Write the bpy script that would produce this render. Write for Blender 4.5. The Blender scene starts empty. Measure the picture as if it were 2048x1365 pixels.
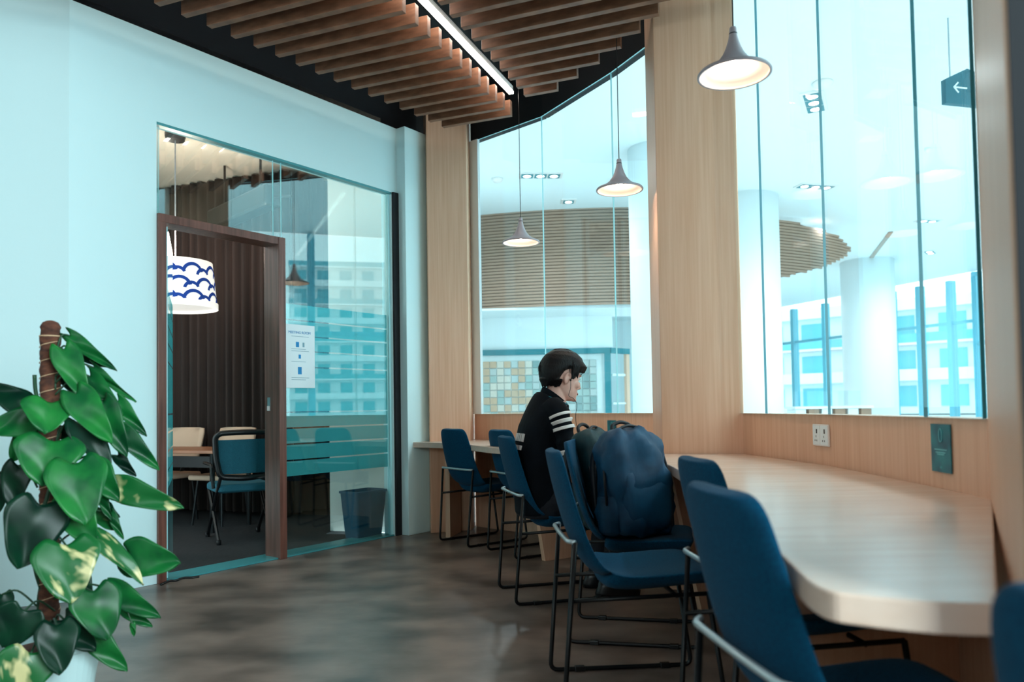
import bpy, math, random
from mathutils import Vector, Matrix
random.seed(7)
# ------------------------------------------------------------------ camera
F_PX, EYE = 1500.0, 1.07
PITCH, ROLL, HORIZON = math.atan(.033), .016, 815.0
PY = HORIZON - F_PX * math.tan(PITCH)
scn = bpy.context.scene
COL = scn.collection
_F = Vector((0, math.cos(PITCH), math.sin(PITCH)))
_U0 = Vector((0, -math.sin(PITCH), math.cos(PITCH)))
_R0 = Vector((1, 0, 0))
_R = _R0 * math.cos(ROLL) - _U0 * math.sin(ROLL)
_U = _U0 * math.cos(ROLL) + _R0 * math.sin(ROLL)
EYEP = Vector((0, 0, EYE))
cam = bpy.data.cameras.new('camera')
cam.sensor_width = 36; cam.lens = F_PX * 36 / 2048
cam.shift_y = (PY - 682.5) / 2048
cam.clip_start = .05; cam.clip_end = 500
cam.dof.use_dof = True; cam.dof.focus_distance = 4.6; cam.dof.aperture_fstop = 2.4
camo = bpy.data.objects.new('camera', cam); COL.objects.link(camo)
B = -_F
camo.matrix_world = Matrix(((_R.x, _U.x, B.x, 0), (_R.y, _U.y, B.y, 0), (_R.z, _U.z, B.z, EYE), (0, 0, 0, 1)))
scn.camera = camo

def ray(x, y): return _F + _R * ((x - 1024) / F_PX) + _U * ((PY - y) / F_PX)
def atz(x, y, z):
    d = ray(x, y); return EYEP + d * ((z - EYE) / d.z)
def atY(x, y, Y):
    d = ray(x, y); return EYEP + d * (Y / d.y)
def proj(p):
    d = Vector(p) - EYEP; k = d.dot(_F)
    return (1024 + F_PX * d.dot(_R) / k, PY - F_PX * d.dot(_U) / k)

# ------------------------------------------------------------------ world and exposure
wd = bpy.data.worlds.new('sky'); scn.world = wd; wd.use_nodes = True
bg = wd.node_tree.nodes['Background']
bg.inputs[0].default_value = (.78, .96, 1.0, 1); bg.inputs[1].default_value = 2.5
scn.view_settings.view_transform = 'Standard'; scn.view_settings.look = 'None'
scn.view_settings.gamma = 1; scn.view_settings.exposure = 0.42
scn.view_settings.use_curve_mapping = False
scn.cycles.max_bounces = 8; scn.cycles.diffuse_bounces = 4; scn.cycles.glossy_bounces = 4
scn.cycles.transparent_max_bounces = 24; scn.cycles.transmission_bounces = 6
scn.cycles.sample_clamp_indirect = 6; scn.cycles.caustics_reflective = False

def area_light(name, loc, look, sx, sy, power, color, spread=180):
    l = bpy.data.lights.new(name, 'AREA'); l.shape = 'RECTANGLE'; l.size = sx; l.size_y = sy
    l.energy = power; l.color = color; l.spread = math.radians(spread)
    o = bpy.data.objects.new(name, l); COL.objects.link(o); o.location = loc
    o.rotation_euler = (Vector(look) - Vector(loc)).to_track_quat('-Z', 'Y').to_euler()
    return o
# added area lights as daylight fill: unbuilt bay past the partition, and behind the camera
area_light('daylight_fill', (2.25, -.9, 2.3), (-1.8, 4.6, 2.0), 2.6, 2.6, 430, (.76, .96, 1.0))
area_light('daylight_fill', (-2.6, -2.9, 2.9), (-.6, 4.0, 1.6), 3.0, 1.6, 65, (.78, .96, 1.0))
# the hall's recessed spotlights: lamps spread out to brighten the hall, not matched to the modelled fixtures
for _x, _y in ((4.9, 9.8), (7.4, 8.5), (.2, 13), (5.6, 11.5), (8.8, 12.5), (2.2, 20), (7, 17), (11, 19), (4.5, 25), (9, 25), (11.5, 24), (4.5, 5), (7.5, 4)):
    area_light('hall_spotlight', (_x, _y, 5.14), (_x, _y, 0), .3, .3, 74, (.92, .985, 1.0), 150)

# ------------------------------------------------------------------ materials
MAT = {}
def lin(c):
    return tuple((v / 255 / 12.92 if v / 255 <= .04045 else ((v / 255 + .055) / 1.055) ** 2.4) for v in c) + (1,)
def pbr(name, rgb, rough=.5, metal=0, rgb2=None, scale=(6, 6, 6), detail=4, bump=0, emit=None, estr=0, spec=.5, sheen=0, lo=.35, hi=.65):
    m = bpy.data.materials.new(name); m.use_nodes = True; nt = m.node_tree; N = nt.nodes; L = nt.links
    b = N['Principled BSDF']
    b.inputs['Base Color'].default_value = lin(rgb); b.inputs['Roughness'].default_value = rough
    b.inputs['Metallic'].default_value = metal; b.inputs['Specular IOR Level'].default_value = spec
    if sheen: b.inputs['Sheen Weight'].default_value = sheen; b.inputs['Sheen Roughness'].default_value = .4
    if emit: b.inputs['Emission Color'].default_value = lin(emit); b.inputs['Emission Strength'].default_value = estr
    if rgb2 or bump:
        tc = N.new('ShaderNodeTexCoord'); mp = N.new('ShaderNodeMapping'); no = N.new('ShaderNodeTexNoise')
        mp.inputs['Scale'].default_value = scale; no.inputs['Scale'].default_value = 1; no.inputs['Detail'].default_value = detail
        L.new(tc.outputs['Object'], mp.inputs['Vector']); L.new(mp.outputs[0], no.inputs['Vector'])
        if rgb2:
            cr = N.new('ShaderNodeValToRGB'); cr.color_ramp.elements[0].position = lo; cr.color_ramp.elements[1].position = hi
            cr.color_ramp.elements[0].color = lin(rgb); cr.color_ramp.elements[1].color = lin(rgb2)
            L.new(no.outputs['Fac'], cr.inputs[0]); L.new(cr.outputs[0], b.inputs['Base Color'])
        if bump:
            bp = N.new('ShaderNodeBump'); bp.inputs['Strength'].default_value = bump; bp.inputs['Distance'].default_value = .01
            L.new(no.outputs['Fac'], bp.inputs['Height']); L.new(bp.outputs[0], b.inputs['Normal'])
    MAT[name] = m; return m
def glass_mat(name, tint, base=.045, power=5.0, edge=.9):
    m = bpy.data.materials.new(name); m.use_nodes = True; nt = m.node_tree; N = nt.nodes; L = nt.links
    for n in list(N):
        if n.type != 'OUTPUT_MATERIAL': N.remove(n)
    out = N['Material Output']
    tr = N.new('ShaderNodeBsdfTransparent'); tr.inputs[0].default_value = lin(tint)
    gl = N.new('ShaderNodeBsdfGlossy'); gl.inputs['Roughness'].default_value = 0; gl.inputs['Color'].default_value = (.93, 1, 1, 1)
    lw = N.new('ShaderNodeLayerWeight'); lw.inputs[0].default_value = .5
    pw = N.new('ShaderNodeMath'); pw.operation = 'POWER'; pw.inputs[1].default_value = power
    mu = N.new('ShaderNodeMath'); mu.operation = 'MULTIPLY_ADD'; mu.inputs[1].default_value = edge; mu.inputs[2].default_value = base
    mx = N.new('ShaderNodeMixShader')
    L.new(lw.outputs['Facing'], pw.inputs[0]); L.new(pw.outputs[0], mu.inputs[0]); L.new(mu.outputs[0], mx.inputs[0])
    L.new(tr.outputs[0], mx.inputs[1]); L.new(gl.outputs[0], mx.inputs[2]); L.new(mx.outputs[0], out.inputs[0])
    MAT[name] = m; return m
def film_mat(name, rgb, clear=.3):
    m = bpy.data.materials.new(name); m.use_nodes = True; nt = m.node_tree; N = nt.nodes; L = nt.links
    for n in list(N):
        if n.type != 'OUTPUT_MATERIAL': N.remove(n)
    out = N['Material Output']
    tr = N.new('ShaderNodeBsdfTransparent'); tr.inputs[0].default_value = lin(rgb)
    df = N.new('ShaderNodeBsdfDiffuse'); df.inputs[0].default_value = lin(rgb)
    tl = N.new('ShaderNodeBsdfTranslucent'); tl.inputs[0].default_value = lin(rgb)
    m1 = N.new('ShaderNodeMixShader'); m1.inputs[0].default_value = .25
    m2 = N.new('ShaderNodeMixShader'); m2.inputs[0].default_value = clear
    L.new(df.outputs[0], m1.inputs[1]); L.new(tl.outputs[0], m1.inputs[2])
    L.new(m1.outputs[0], m2.inputs[1]); L.new(tr.outputs[0], m2.inputs[2]); L.new(m2.outputs[0], out.inputs[0])
    MAT[name] = m; return m
def emit_mat(name, rgb, s):
    m = bpy.data.materials.new(name); m.use_nodes = True; nt = m.node_tree
    b = nt.nodes['Principled BSDF']; b.inputs['Base Color'].default_value = lin(rgb)
    b.inputs['Emission Color'].default_value = lin(rgb); b.inputs['Emission Strength'].default_value = s
    MAT[name] = m; return m

pbr('paint', (216, 246, 249), .75, bump=.03, scale=(60, 60, 60))
pbr('paint_warm', (232, 224, 216), .8)
pbr('ceiling_warm', (238, 218, 202), .9)
pbr('black', (8, 13, 20), .8)
pbr('wood', (231, 189, 160), .45, rgb2=(220, 172, 140), scale=(55, 55, 1.6), detail=5, lo=.3, hi=.7)
pbr('wood_top', (228, 204, 188), .24, rgb2=(220, 192, 174), scale=(3, 26, 26), detail=4, lo=.3, hi=.7)
pbr('slat_wood', (136, 94, 70), .55, rgb2=(110, 74, 54), scale=(9, 9, 30), detail=4)
pbr('walnut', (120, 76, 64), .4, rgb2=(86, 52, 42), scale=(40, 40, 2), detail=5)
pbr('floor', (140, 122, 112), .33, rgb2=(82, 72, 66), scale=(2.4, 3.4, 2), detail=9, lo=.36, hi=.66, bump=.04)
pbr('carpet', (34, 34, 38), .95, rgb2=(22, 24, 28), scale=(60, 8, 1))
pbr('threshold', (70, 150, 156), .35)
pbr('curtain', (58, 44, 40), .9, rgb2=(42, 33, 31), scale=(30, 30, .5))
pbr('chair_blue', (1, 76, 108), .85, rgb2=(1, 60, 90), scale=(160, 160, 160), sheen=.04, bump=.1, spec=.15)
pbr('frame_black', (14, 17, 20), .4, metal=.3)
pbr('bracket_grey', (190, 206, 212), .3, metal=.5)
pbr('lamp_grey', (172, 166, 174), .45)
pbr('lamp_inner', (250, 232, 222), .6)
pbr('lamp_black', (30, 24, 24), .4)
emit_mat('bulb', (255, 226, 200), 70)
emit_mat('led', (255, 244, 232), 20)
emit_mat('downlight', (255, 250, 240), 7)
pbr('white', (236, 246, 248), .6)
pbr('white_gloss', (236, 232, 228), .3)
pbr('steel', (170, 180, 184), .3, metal=.9)
pbr('plastic_black', (12, 14, 17), .35)
pbr('skin', (240, 194, 178), .5, rgb2=(232, 180, 164), scale=(30, 30, 30))
pbr('lips', (178, 108, 104), .5)
pbr('hair', (6, 6, 9), .5, spec=.25, rgb2=(12, 11, 14), scale=(160, 160, 20), bump=.35)
pbr('jacket', (4, 10, 17), .8, spec=.15, rgb2=(6, 15, 24), scale=(14, 14, 14), bump=.12)
pbr('stripe', (232, 226, 222), .8)
pbr('jeans', (16, 20, 30), .85)
pbr('pack_blue', (4, 70, 102), .6, spec=.3, rgb2=(3, 50, 78), scale=(9, 9, 9), bump=.25)
pbr('pack_green', (26, 66, 72), .6, spec=.3, rgb2=(16, 46, 52), scale=(9, 9, 9), bump=.25)
pbr('pack_dark', (9, 20, 30), .6)
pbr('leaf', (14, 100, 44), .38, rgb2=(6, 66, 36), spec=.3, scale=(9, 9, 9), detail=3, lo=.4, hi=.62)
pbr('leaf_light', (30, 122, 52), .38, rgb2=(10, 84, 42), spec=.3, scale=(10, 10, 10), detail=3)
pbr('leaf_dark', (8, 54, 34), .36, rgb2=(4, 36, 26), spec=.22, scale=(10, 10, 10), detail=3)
pbr('leaf_cream', (14, 96, 44), .38, rgb2=(214, 206, 150), scale=(11, 40, 11), detail=2, lo=.57, hi=.68)
pbr('stem', (24, 66, 40), .5)
pbr('coir', (104, 62, 44), .95, rgb2=(62, 36, 28), scale=(30, 30, 60), detail=6, bump=.8)
pbr('string', (208, 176, 140), .8)
pbr('pot', (206, 236, 238), .4)
pbr('bin', (24, 84, 110), .55)
pbr('mesh_teal', (28, 104, 122), .8, rgb2=(22, 86, 104), scale=(200, 200, 200))
pbr('beige', (226, 190, 164), .6)
pbr('table_wood', (176, 116, 84), .4, rgb2=(150, 96, 70), scale=(4, 30, 4))
pbr('shade_white', (250, 246, 240), .8, emit=(255, 246, 236), estr=.42)
pbr('shade_blue', (20, 70, 170), .8)
pbr('paper', (232, 244, 248), .8)
pbr('ink_blue', (40, 140, 200), .8)
pbr('ink_grey', (130, 170, 186), .8)
pbr('notice', (10, 84, 104), .4, rgb2=(20, 130, 140), scale=(14, 14, 7), detail=1)
pbr('ink_pale', (120, 200, 206), .7)
pbr('louver', (158, 130, 112), .7)
pbr('louver_back', (92, 82, 76), .9)
pbr('mullion', (104, 190, 210), .5)
pbr('sign', (52, 104, 116), .6)
pbr('teal_dark', (40, 128, 140), .6)
pbr('tile_a', (200, 196, 184), .3); pbr('tile_b', (150, 176, 172), .3); pbr('tile_c', (190, 164, 138), .3)
pbr('tile_d', (120, 150, 150), .3); pbr('tile_e', (172, 186, 184), .3)
pbr('grout', (214, 226, 226), .8)
pbr('atrium_floor', (226, 236, 238), .35)
pbr('facade', (226, 238, 240), .8); pbr('facade_pink', (232, 214, 218), .8); pbr('window_teal', (96, 186, 200), .4)
pbr('ground', (190, 200, 202), .9)
pbr('seam', (176, 236, 242), .4); pbr('seam_dark', (52, 140, 156), .4)
glass_mat('glass', (245, 252, 253), .04)
glass_mat('glass_meeting', (238, 250, 250), .13)
film_mat('film', (116, 216, 220), .22)

# ------------------------------------------------------------------ mesh helpers
class MB:
    def __init__(s): s.v = []; s.f = []; s.mi = []
    def add(s, v, f, mi=0):
        o = len(s.v); s.v += [tuple(p) for p in v]; s.f += [tuple(i + o for i in q) for q in f]; s.mi += [mi] * len(f); return s
    def box(s, c, d, rz=0, mi=0, M=None):
        x, y, z = [k / 2 for k in d]; c = Vector(c)
        R = M if M is not None else Matrix.Rotation(rz, 3, 'Z')
        v = [c + R @ Vector((a * x, b * y, e * z)) for a in (-1, 1) for b in (-1, 1) for e in (-1, 1)]
        return s.add(v, [(0, 1, 3, 2), (4, 6, 7, 5), (0, 4, 5, 1), (2, 3, 7, 6), (0, 2, 6, 4), (1, 5, 7, 3)], mi)
    def prism(s, poly, z0, z1, mi=0):
        a = sum(poly[i][0] * poly[(i + 1) % len(poly)][1] - poly[(i + 1) % len(poly)][0] * poly[i][1] for i in range(len(poly)))
        if a < 0: poly = poly[::-1]
        n = len(poly)
        v = [(p[0], p[1], z0) for p in poly] + [(p[0], p[1], z1) for p in poly]
        return s.add(v, [tuple(range(n))[::-1], tuple(range(n, 2 * n))] + [(i, (i + 1) % n, n + (i + 1) % n, n + i) for i in range(n)], mi)
    def wall(s, a, b, z0, z1, t, mi=0):
        a = Vector(a[:2]); b = Vector(b[:2]); d = (b - a).normalized(); n = Vector((-d.y, d.x)) * t
        return s.prism([a, b, b + n, a + n], z0, z1, mi)
    def loft(s, rings, cap=True, closed=True, mi=0):
        n = len(rings[0]); v = [p for r in rings for p in r]; f = []
        for i in range(len(rings) - 1):
            for j in range(n if closed else n - 1):
                k = (j + 1) % n
                f.append((i * n + j, i * n + k, (i + 1) * n + k, (i + 1) * n + j))
        if cap: f.append(tuple(range(n))[::-1]); f.append(tuple(range((len(rings) - 1) * n, len(rings) * n)))
        return s.add(v, f, mi)
    def tube(s, path, r, n=8, mi=0, cap=True):
        P = [Vector(p) for p in path]; m = len(P)
        rs = r if isinstance(r, (list, tuple)) else [r] * m
        rings = []; ref = None
        for i in range(m):
            t = (P[min(i + 1, m - 1)] - P[max(i - 1, 0)]).normalized()
            if ref is None: ref = Vector((0, 0, 1)) if abs(t.z) < .9 else Vector((1, 0, 0))
            a = t.cross(ref)
            if a.length < 1e-4: a = t.orthogonal()
            a.normalize(); b = a.cross(t).normalized(); ref = b
            rings.append([P[i] + (a * math.cos(2 * math.pi * k / n) + b * math.sin(2 * math.pi * k / n)) * rs[i] for k in range(n)])
        return s.loft(rings, cap, mi=mi)
    def lathe(s, prof, c=(0, 0, 0), n=32, cap=True, mi=0):
        c = Vector(c)
        return s.loft([[c + Vector((r * math.cos(2 * math.pi * k / n), r * math.sin(2 * math.pi * k / n), z)) for k in range(n)] for r, z in prof], cap, mi=mi)
    def ball(s, c, r, n=12, m=8, mi=0, R=None):
        c = Vector(c); r = r if isinstance(r, (tuple, list)) else (r, r, r); rings = []
        for i in range(m + 1):
            th = -math.pi / 2 + math.pi * (i + .02 if i == 0 else i - .02 if i == m else i) / m
            ring = []
            for k in range(n):
                p = Vector((r[0] * math.cos(th) * math.cos(2 * math.pi * k / n), r[1] * math.cos(th) * math.sin(2 * math.pi * k / n), r[2] * math.sin(th)))
                ring.append(c + (R @ p if R is not None else p))
            rings.append(ring)
        return s.loft(rings, mi=mi)
    def build(s, name, mat, parent=None, smooth=False, bevel=0, subsurf=0, seg=2):
        me = bpy.data.meshes.new(name); me.from_pydata(s.v, [], s.f)
        for m in (mat if isinstance(mat, (list, tuple)) else [mat]): me.materials.append(MAT[m])
        for p, i in zip(me.polygons, s.mi): p.material_index = i; p.use_smooth = smooth
        me.update()
        o = bpy.data.objects.new(name, me); COL.objects.link(o)
        if parent: o.parent = parent
        if bevel:
            b = o.modifiers.new('bevel', 'BEVEL'); b.width = bevel; b.segments = seg; b.limit_method = 'ANGLE'
        if subsurf:
            b = o.modifiers.new('sub', 'SUBSURF'); b.levels = subsurf; b.render_levels = subsurf
        return o
def fillet(path, r, n=5):
    P = [Vector(p) for p in path]; out = [P[0]]
    for i in range(1, len(P) - 1):
        a = (P[i - 1] - P[i]); b = (P[i + 1] - P[i]); k = min(r, a.length * .45, b.length * .45)
        A = P[i] + a.normalized() * k; C = P[i] + b.normalized() * k
        for j in range(n + 1):
            t = j / n; out.append(A * (1 - t) ** 2 + P[i] * 2 * t * (1 - t) + C * t * t)
    return out + [P[-1]]
def smooth_curve(P, n=6):
    P = [Vector(p) for p in P]; out = []
    for i in range(len(P) - 1):
        p0 = P[max(i - 1, 0)]; p1 = P[i]; p2 = P[i + 1]; p3 = P[min(i + 2, len(P) - 1)]
        for j in range(n):
            t = j / n
            out.append(.5 * ((2 * p1) + (p2 - p0) * t + (2 * p0 - 5 * p1 + 4 * p2 - p3) * t * t + (3 * p1 - p0 - 3 * p2 + p3) * t ** 3))
    return out + [P[-1]]
def tag(o, label=None, cat=None, group=None, kind=None):
    if label: o['label'] = label
    if cat: o['category'] = cat
    if group: o['group'] = group
    if kind: o['kind'] = kind
    return o
def struct(o, label, cat): return tag(o, label, cat, kind='structure')
def empty(name, loc=(0, 0, 0), rz=0, label=None, cat=None, group=None, kind=None):
    o = bpy.data.objects.new(name, None); COL.objects.link(o); o.location = loc; o.rotation_euler = (0, 0, rz)
    o.empty_display_size = .05
    return tag(o, label, cat, group, kind)
def text_mesh(name, body, size, mat, M, parent=None, extrude=.0005, align='CENTER'):
    cu = bpy.data.curves.new(name, 'FONT'); cu.body = body; cu.size = size; cu.extrude = extrude; cu.align_x = align; cu.align_y = 'CENTER'
    t = bpy.data.objects.new(name + '_tmp', cu); COL.objects.link(t)
    dg = bpy.context.evaluated_depsgraph_get(); me = bpy.data.meshes.new_from_object(t.evaluated_get(dg))
    bpy.data.objects.remove(t); me.name = name; me.transform(M); me.materials.clear(); me.materials.append(MAT[mat])
    o = bpy.data.objects.new(name, me); COL.objects.link(o)
    if parent: o.parent = parent
    return o

# ------------------------------------------------------------------ plan
P0 = Vector((-1.683, 5.471)); UW = Vector((.6, .8)); NW = Vector((.8, -.6))     # left wall line, its direction, its normal into the room
def W(s, d=0, z=0): p = P0 + UW * s + NW * d; return Vector((p.x, p.y, z))
WALL_H, CEIL = 3.50, 3.92
GL = [Vector(p) for p in ((-.345, 6.80), (.287, 6.21), (.763, 5.40), (.968, 4.97))]            # left bay glass
GR = [Vector(p) for p in ((1.300, 4.34), (1.352, 3.98), (1.424, 3.36), (1.393, 2.52), (1.356, 2.146))]  # right bay glass
SILL, DESK = 1.015, .785
S_L, S_R = -.93, 1.12      # glazed opening along the left wall

# ------------------------------------------------------------------ reading room shell
f = MB().prism([(-7, -4), (-7, 3.2), W(-1.45)[:2], W(1.6)[:2], (-.3, 6.95), (.36, 6.3), (.84, 5.46), (1.05, 5.0), (1.38, 4.2), (1.5, 3.36), (1.45, 2.1), (2.4, 1.2), (2.4, -4)], -.1, 0).build('floor', 'floor')
struct(f, 'brown grey mottled concrete look floor of the reading room', 'floor')
w = MB()
w.wall(W(-1.45), W(S_L), 0, WALL_H, .12)
w.wall(W(S_L), W(S_R), 2.93, WALL_H, .12)
w.wall(W(S_R), W(1.75), 0, WALL_H, .12)
w = w.build('wall_left', 'paint'); struct(w, 'pale cyan painted wall around the meeting room glazing', 'wall')
w = MB().wall(W(-1.45, -.12), W(1.75, -.12), WALL_H, CEIL, .12).build('trim_1', 'black'); struct(w, 'black band above the pale cyan wall', 'trim')
a = W(-1.45); b = a + Vector((-3.6, -1.5, 0))
w = MB().wall(b, a, 0, CEIL, .12).build('wall_near', 'paint'); struct(w, 'pale cyan wall behind the climbing plant at the left edge', 'wall')
# white pilaster at the end of the glazing
w = MB().prism([W(1.19, .10)[:2], W(1.19, -.1)[:2], W(1.60, -.1)[:2], W(1.60, .10)[:2]], 0, WALL_H).build('trim_2', 'paint', bevel=.004)
struct(w, 'pale cyan pilaster between the glazing and the wooden post', 'trim')
struct(MB().wall((2.4, -3.2), (-7, -3.2), 0, CEIL, .1).build('wall_back', 'paint_warm'), 'plain wall behind the viewer', 'wall')
struct(MB().wall((2.4, 1.2), (2.4, -3.2), 0, CEIL, .1).build('wall_side', 'paint_warm'), 'plain wall out of sight behind the wood partition', 'wall')
struct(MB().wall((-7, -3.2), (-7, 3.3), 0, CEIL, .1).build('wall_far_left', 'paint_warm'), 'plain side wall out of sight to the left', 'wall')
# ceiling with its slats
c = MB().prism([(-7, -3.2), (-7, 3.2), W(-1.5, -.2)[:2], W(1.9, -.2)[:2], (-.2, 7.1), (.5, 6.4), (1.0, 5.5), (1.25, 5.0), (1.6, 4.2), (1.7, 2.0), (2.4, 1.2), (2.4, -3.2)], CEIL, CEIL + .1).build('ceiling', 'black')
struct(c, 'black ceiling above the hanging wooden slats', 'ceiling')
LD = Vector((.366, .930)).normalized(); SD = Vector((LD.y, -LD.x))     # light strip direction, slat direction (to the right)
R0 = Vector((.02, 5.65)); SP = .149; SZ0, SZ1 = 3.30, 3.42
FASC = [GL[0], GL[1], GL[2], GL[3], Vector((1.3, 4.2)), Vector((1.43, 3.3)), Vector((1.36, 2.1)), Vector((1.3, -1))]
def dist_curve(p):
    best = 9
    for i in range(len(FASC) - 1):
        A, Bq = FASC[i], FASC[i + 1]; d = Bq - A; t = max(0, min(1, (p - A).dot(d) / d.dot(d))); best = min(best, (p - A - d * t).length)
    return best
for i in range(0, 27):
    r = R0 - LD * (i * SP)
    # left run: back to .68 m from the wall
    q = (r - P0).dot(NW) - .69
    t = q / SD.dot(NW)
    l = r - SD * t
    if t > .1: MB().wall(l, r, SZ0, SZ1, .042).build('ceiling_slat', 'slat_wood', c, bevel=.002, seg=1)
    if i >= 1:
        l2 = r + SD * .22; t = .05
        lim = .40 + max(0, (5 - i)) * .02
        while t < 1.9 and dist_curve(l2 + SD * t) > lim and (l2 + SD * t).x < 1.1: t += .01
        if t > .12: MB().wall(l2, l2 + SD * t, SZ0, SZ1, .042).build('ceiling_slat', 'slat_wood', c, bevel=.002, seg=1)
# light strip
ls = empty('linear_ceiling_light', (0, 0, 3.45), 0, 'long white light strip running between the two rows of ceiling slats', 'ceiling light')
ca = R0 + SD * .055 - LD * .02; cb = ca - LD * 3.6
MB().wall(cb - SD * .022, ca - SD * .022, .02, .06, .044).build('housing', 'white_gloss', ls)
MB().wall(cb - SD * .018, ca - SD * .018, .0, .019, .036).build('diffuser', 'led', ls)
for k in (.3, 1.6, 2.9):
    p = ca - LD * k; MB().tube([(p.x, p.y, .061), (p.x, p.y, CEIL - 3.45)], .003).build('hanger', 'steel', ls)
# black fascia over the curved glass
m = MB()
for i in range(len(FASC) - 2): m.wall(FASC[i + 1], FASC[i], WALL_H, CEIL, -.06)
struct(m.build('trim_3', 'black'), 'black curved band above the tall glass panes', 'trim')
# wooden posts
PC = [(.87, 4.38), (1.316, 4.27), (1.42, 4.80), (.925, 4.95)]
struct(MB().prism(PC, 0, CEIL).build('trim_4', 'wood', bevel=.004), 'broad light wood pillar between the two glazed bays', 'pillar')
PA = [W(1.61, .0)[:2], (-.375, 6.62), (-.36, 6.82), W(1.75, -.05)[:2]]
PA = [(-.715, 6.47), (-.375, 6.60), (-.345, 6.86), (-.775, 6.80)]
struct(MB().prism(PA, 0, CEIL).build('trim_5', 'wood', bevel=.004), 'light wood post at the far end beside the cyan wall', 'pillar')
pa, pb = Vector((1.372, 2.17)), Vector((.640, .95)); pn = Vector((.857, -.514))
struct(MB().prism([pa, pb, pb + pn * .30, pa + pn * .30], 0, CEIL).build('wall_right', 'wood', bevel=.004), 'light wood partition at the right edge where the desk ends', 'wall')
d_ = (pb - pa).normalized()
struct(MB().prism([pb + d_ * .002 + pn * .004, pb + d_ * .022 + pn * .004, pb + d_ * .022 + pn * .31, pb + d_ * .002 + pn * .31], 0, CEIL).build('darkening_board', 'black'), 'black board added over the wood partition end at the right edge to keep it dark', 'trim')  # added board: its black stands in for shade on the end face
# apron walls under the glass
def ribbon(P, t, z0, z1, mb):
    n = len(P); off = []
    for i in range(n):
        d = (P[min(i + 1, n - 1)] - P[max(i - 1, 0)]).normalized(); off.append(P[i] + Vector((-d.y, d.x)) * t)
    mb.prism(list(P) + off[::-1], z0, z1); return mb
struct(ribbon(GL, .09, 0, SILL, MB()).build('wall_far', 'wood', bevel=.003), 'light wood apron under the far glass bay behind the seated person', 'wall')
GRs = [v.to_2d() for v in smooth_curve([v.to_3d() for v in GR], 4)]
struct(ribbon(GRs, .09, 0, SILL, MB()).build('wall_window', 'wood', bevel=.003), 'light wood apron with a socket and a notice above the near desk', 'wall')
# a white reveal beside the post in the far bay
struct(MB().wall((-.36, 6.77), (-.28, 6.70), SILL, WALL_H, .03).build('trim_6', 'white'), 'narrow white reveal at the left of the far glass bay', 'trim')

def pane(a, b, z0, z1, parent, name='glass_pane', mat='glass', t=.010, seam='seam', g=.0012):
    a = Vector(a[:2]); b = Vector(b[:2]); d = (b - a).normalized(); n = Vector((-d.y, d.x)) * t
    a = a + d * g; b = b - d * g
    m = MB(); v = [(p.x, p.y, z) for z in (z0, z1) for p in (a, b, b + n, a + n)]
    m.add(v, [(0, 1, 5, 4), (2, 3, 7, 6)], 0); m.add(v, [(1, 2, 6, 5), (3, 0, 4, 7), (0, 3, 2, 1), (4, 5, 6, 7)], 1)
    return m.build(name, [mat, seam], parent)
wf = empty('window_1', (0, 0, 0), 0, 'far bay of tall frameless glass panes behind the seated person', 'window', kind='structure')
for i in range(3): pane(GL[i] , GL[i + 1], SILL, WALL_H, wf, t=-.012)
wn = empty('window_2', (0, 0, 0), 0, 'near bay of tall frameless glass panes above the socket', 'window', kind='structure')
for i in range(4): pane(GR[i], GR[i + 1], SILL, WALL_H, wn, t=-.012, seam='seam_dark')

# ------------------------------------------------------------------ meeting room
mr = [W(-1.4, -.12)[:2], W(1.12, -.12)[:2], (-1.63, 6.52), (-1.2, 8.6), (-4.6, 9.4), (-5.2, 5.6)]
struct(MB().prism([W(-1.4, 0)[:2], W(1.12, 0)[:2]] + mr[2:], -.1, .002).build('floor_meeting_room', 'carpet'), 'dark carpet floor of the meeting room', 'floor')
struct(MB().prism([W(S_L + .03, -.20)[:2], W(S_R, -.20)[:2], W(S_R, -.0)[:2], W(S_L + .03, -.0)[:2]], .002, .012).build('trim_7', 'threshold'), 'pale teal threshold strip under the meeting room glazing', 'threshold')
struct(MB().prism([W(-1.4, -.12)[:2], W(1.12, -.12)[:2], (-1.2, 8.6), (-4.6, 9.4), (-5.2, 5.6)], WALL_H, WALL_H + .1).build('ceiling_meeting_room', 'ceiling_warm'), 'warm white meeting room ceiling', 'ceiling')
e = W(1.12, -.12)
struct(MB().wall((-1.63, 6.68), (-1.03, 6.545), 0, WALL_H, .1).build('wall_meeting_end', 'paint_warm'), 'off white end wall behind the blue bin', 'wall')
struct(MB().wall((-4.6, 9.4), (-1.2, 8.6), 0, WALL_H, .1).build('wall_meeting_back', 'paint_warm'), 'meeting room wall behind the dark curtain', 'wall')
struct(MB().wall((-5.2, 5.6), (-4.6, 9.4), 0, WALL_H, .1).build('wall_meeting_side', 'paint_warm'), 'meeting room side wall hidden behind the door jamb', 'wall')
struct(MB().wall((-1.63, 6.68), (-1.2, 8.6), 0, WALL_H, -.1).build('wall_meeting_corner', 'paint_warm'), 'short meeting room wall running back from the end wall', 'wall')
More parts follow.
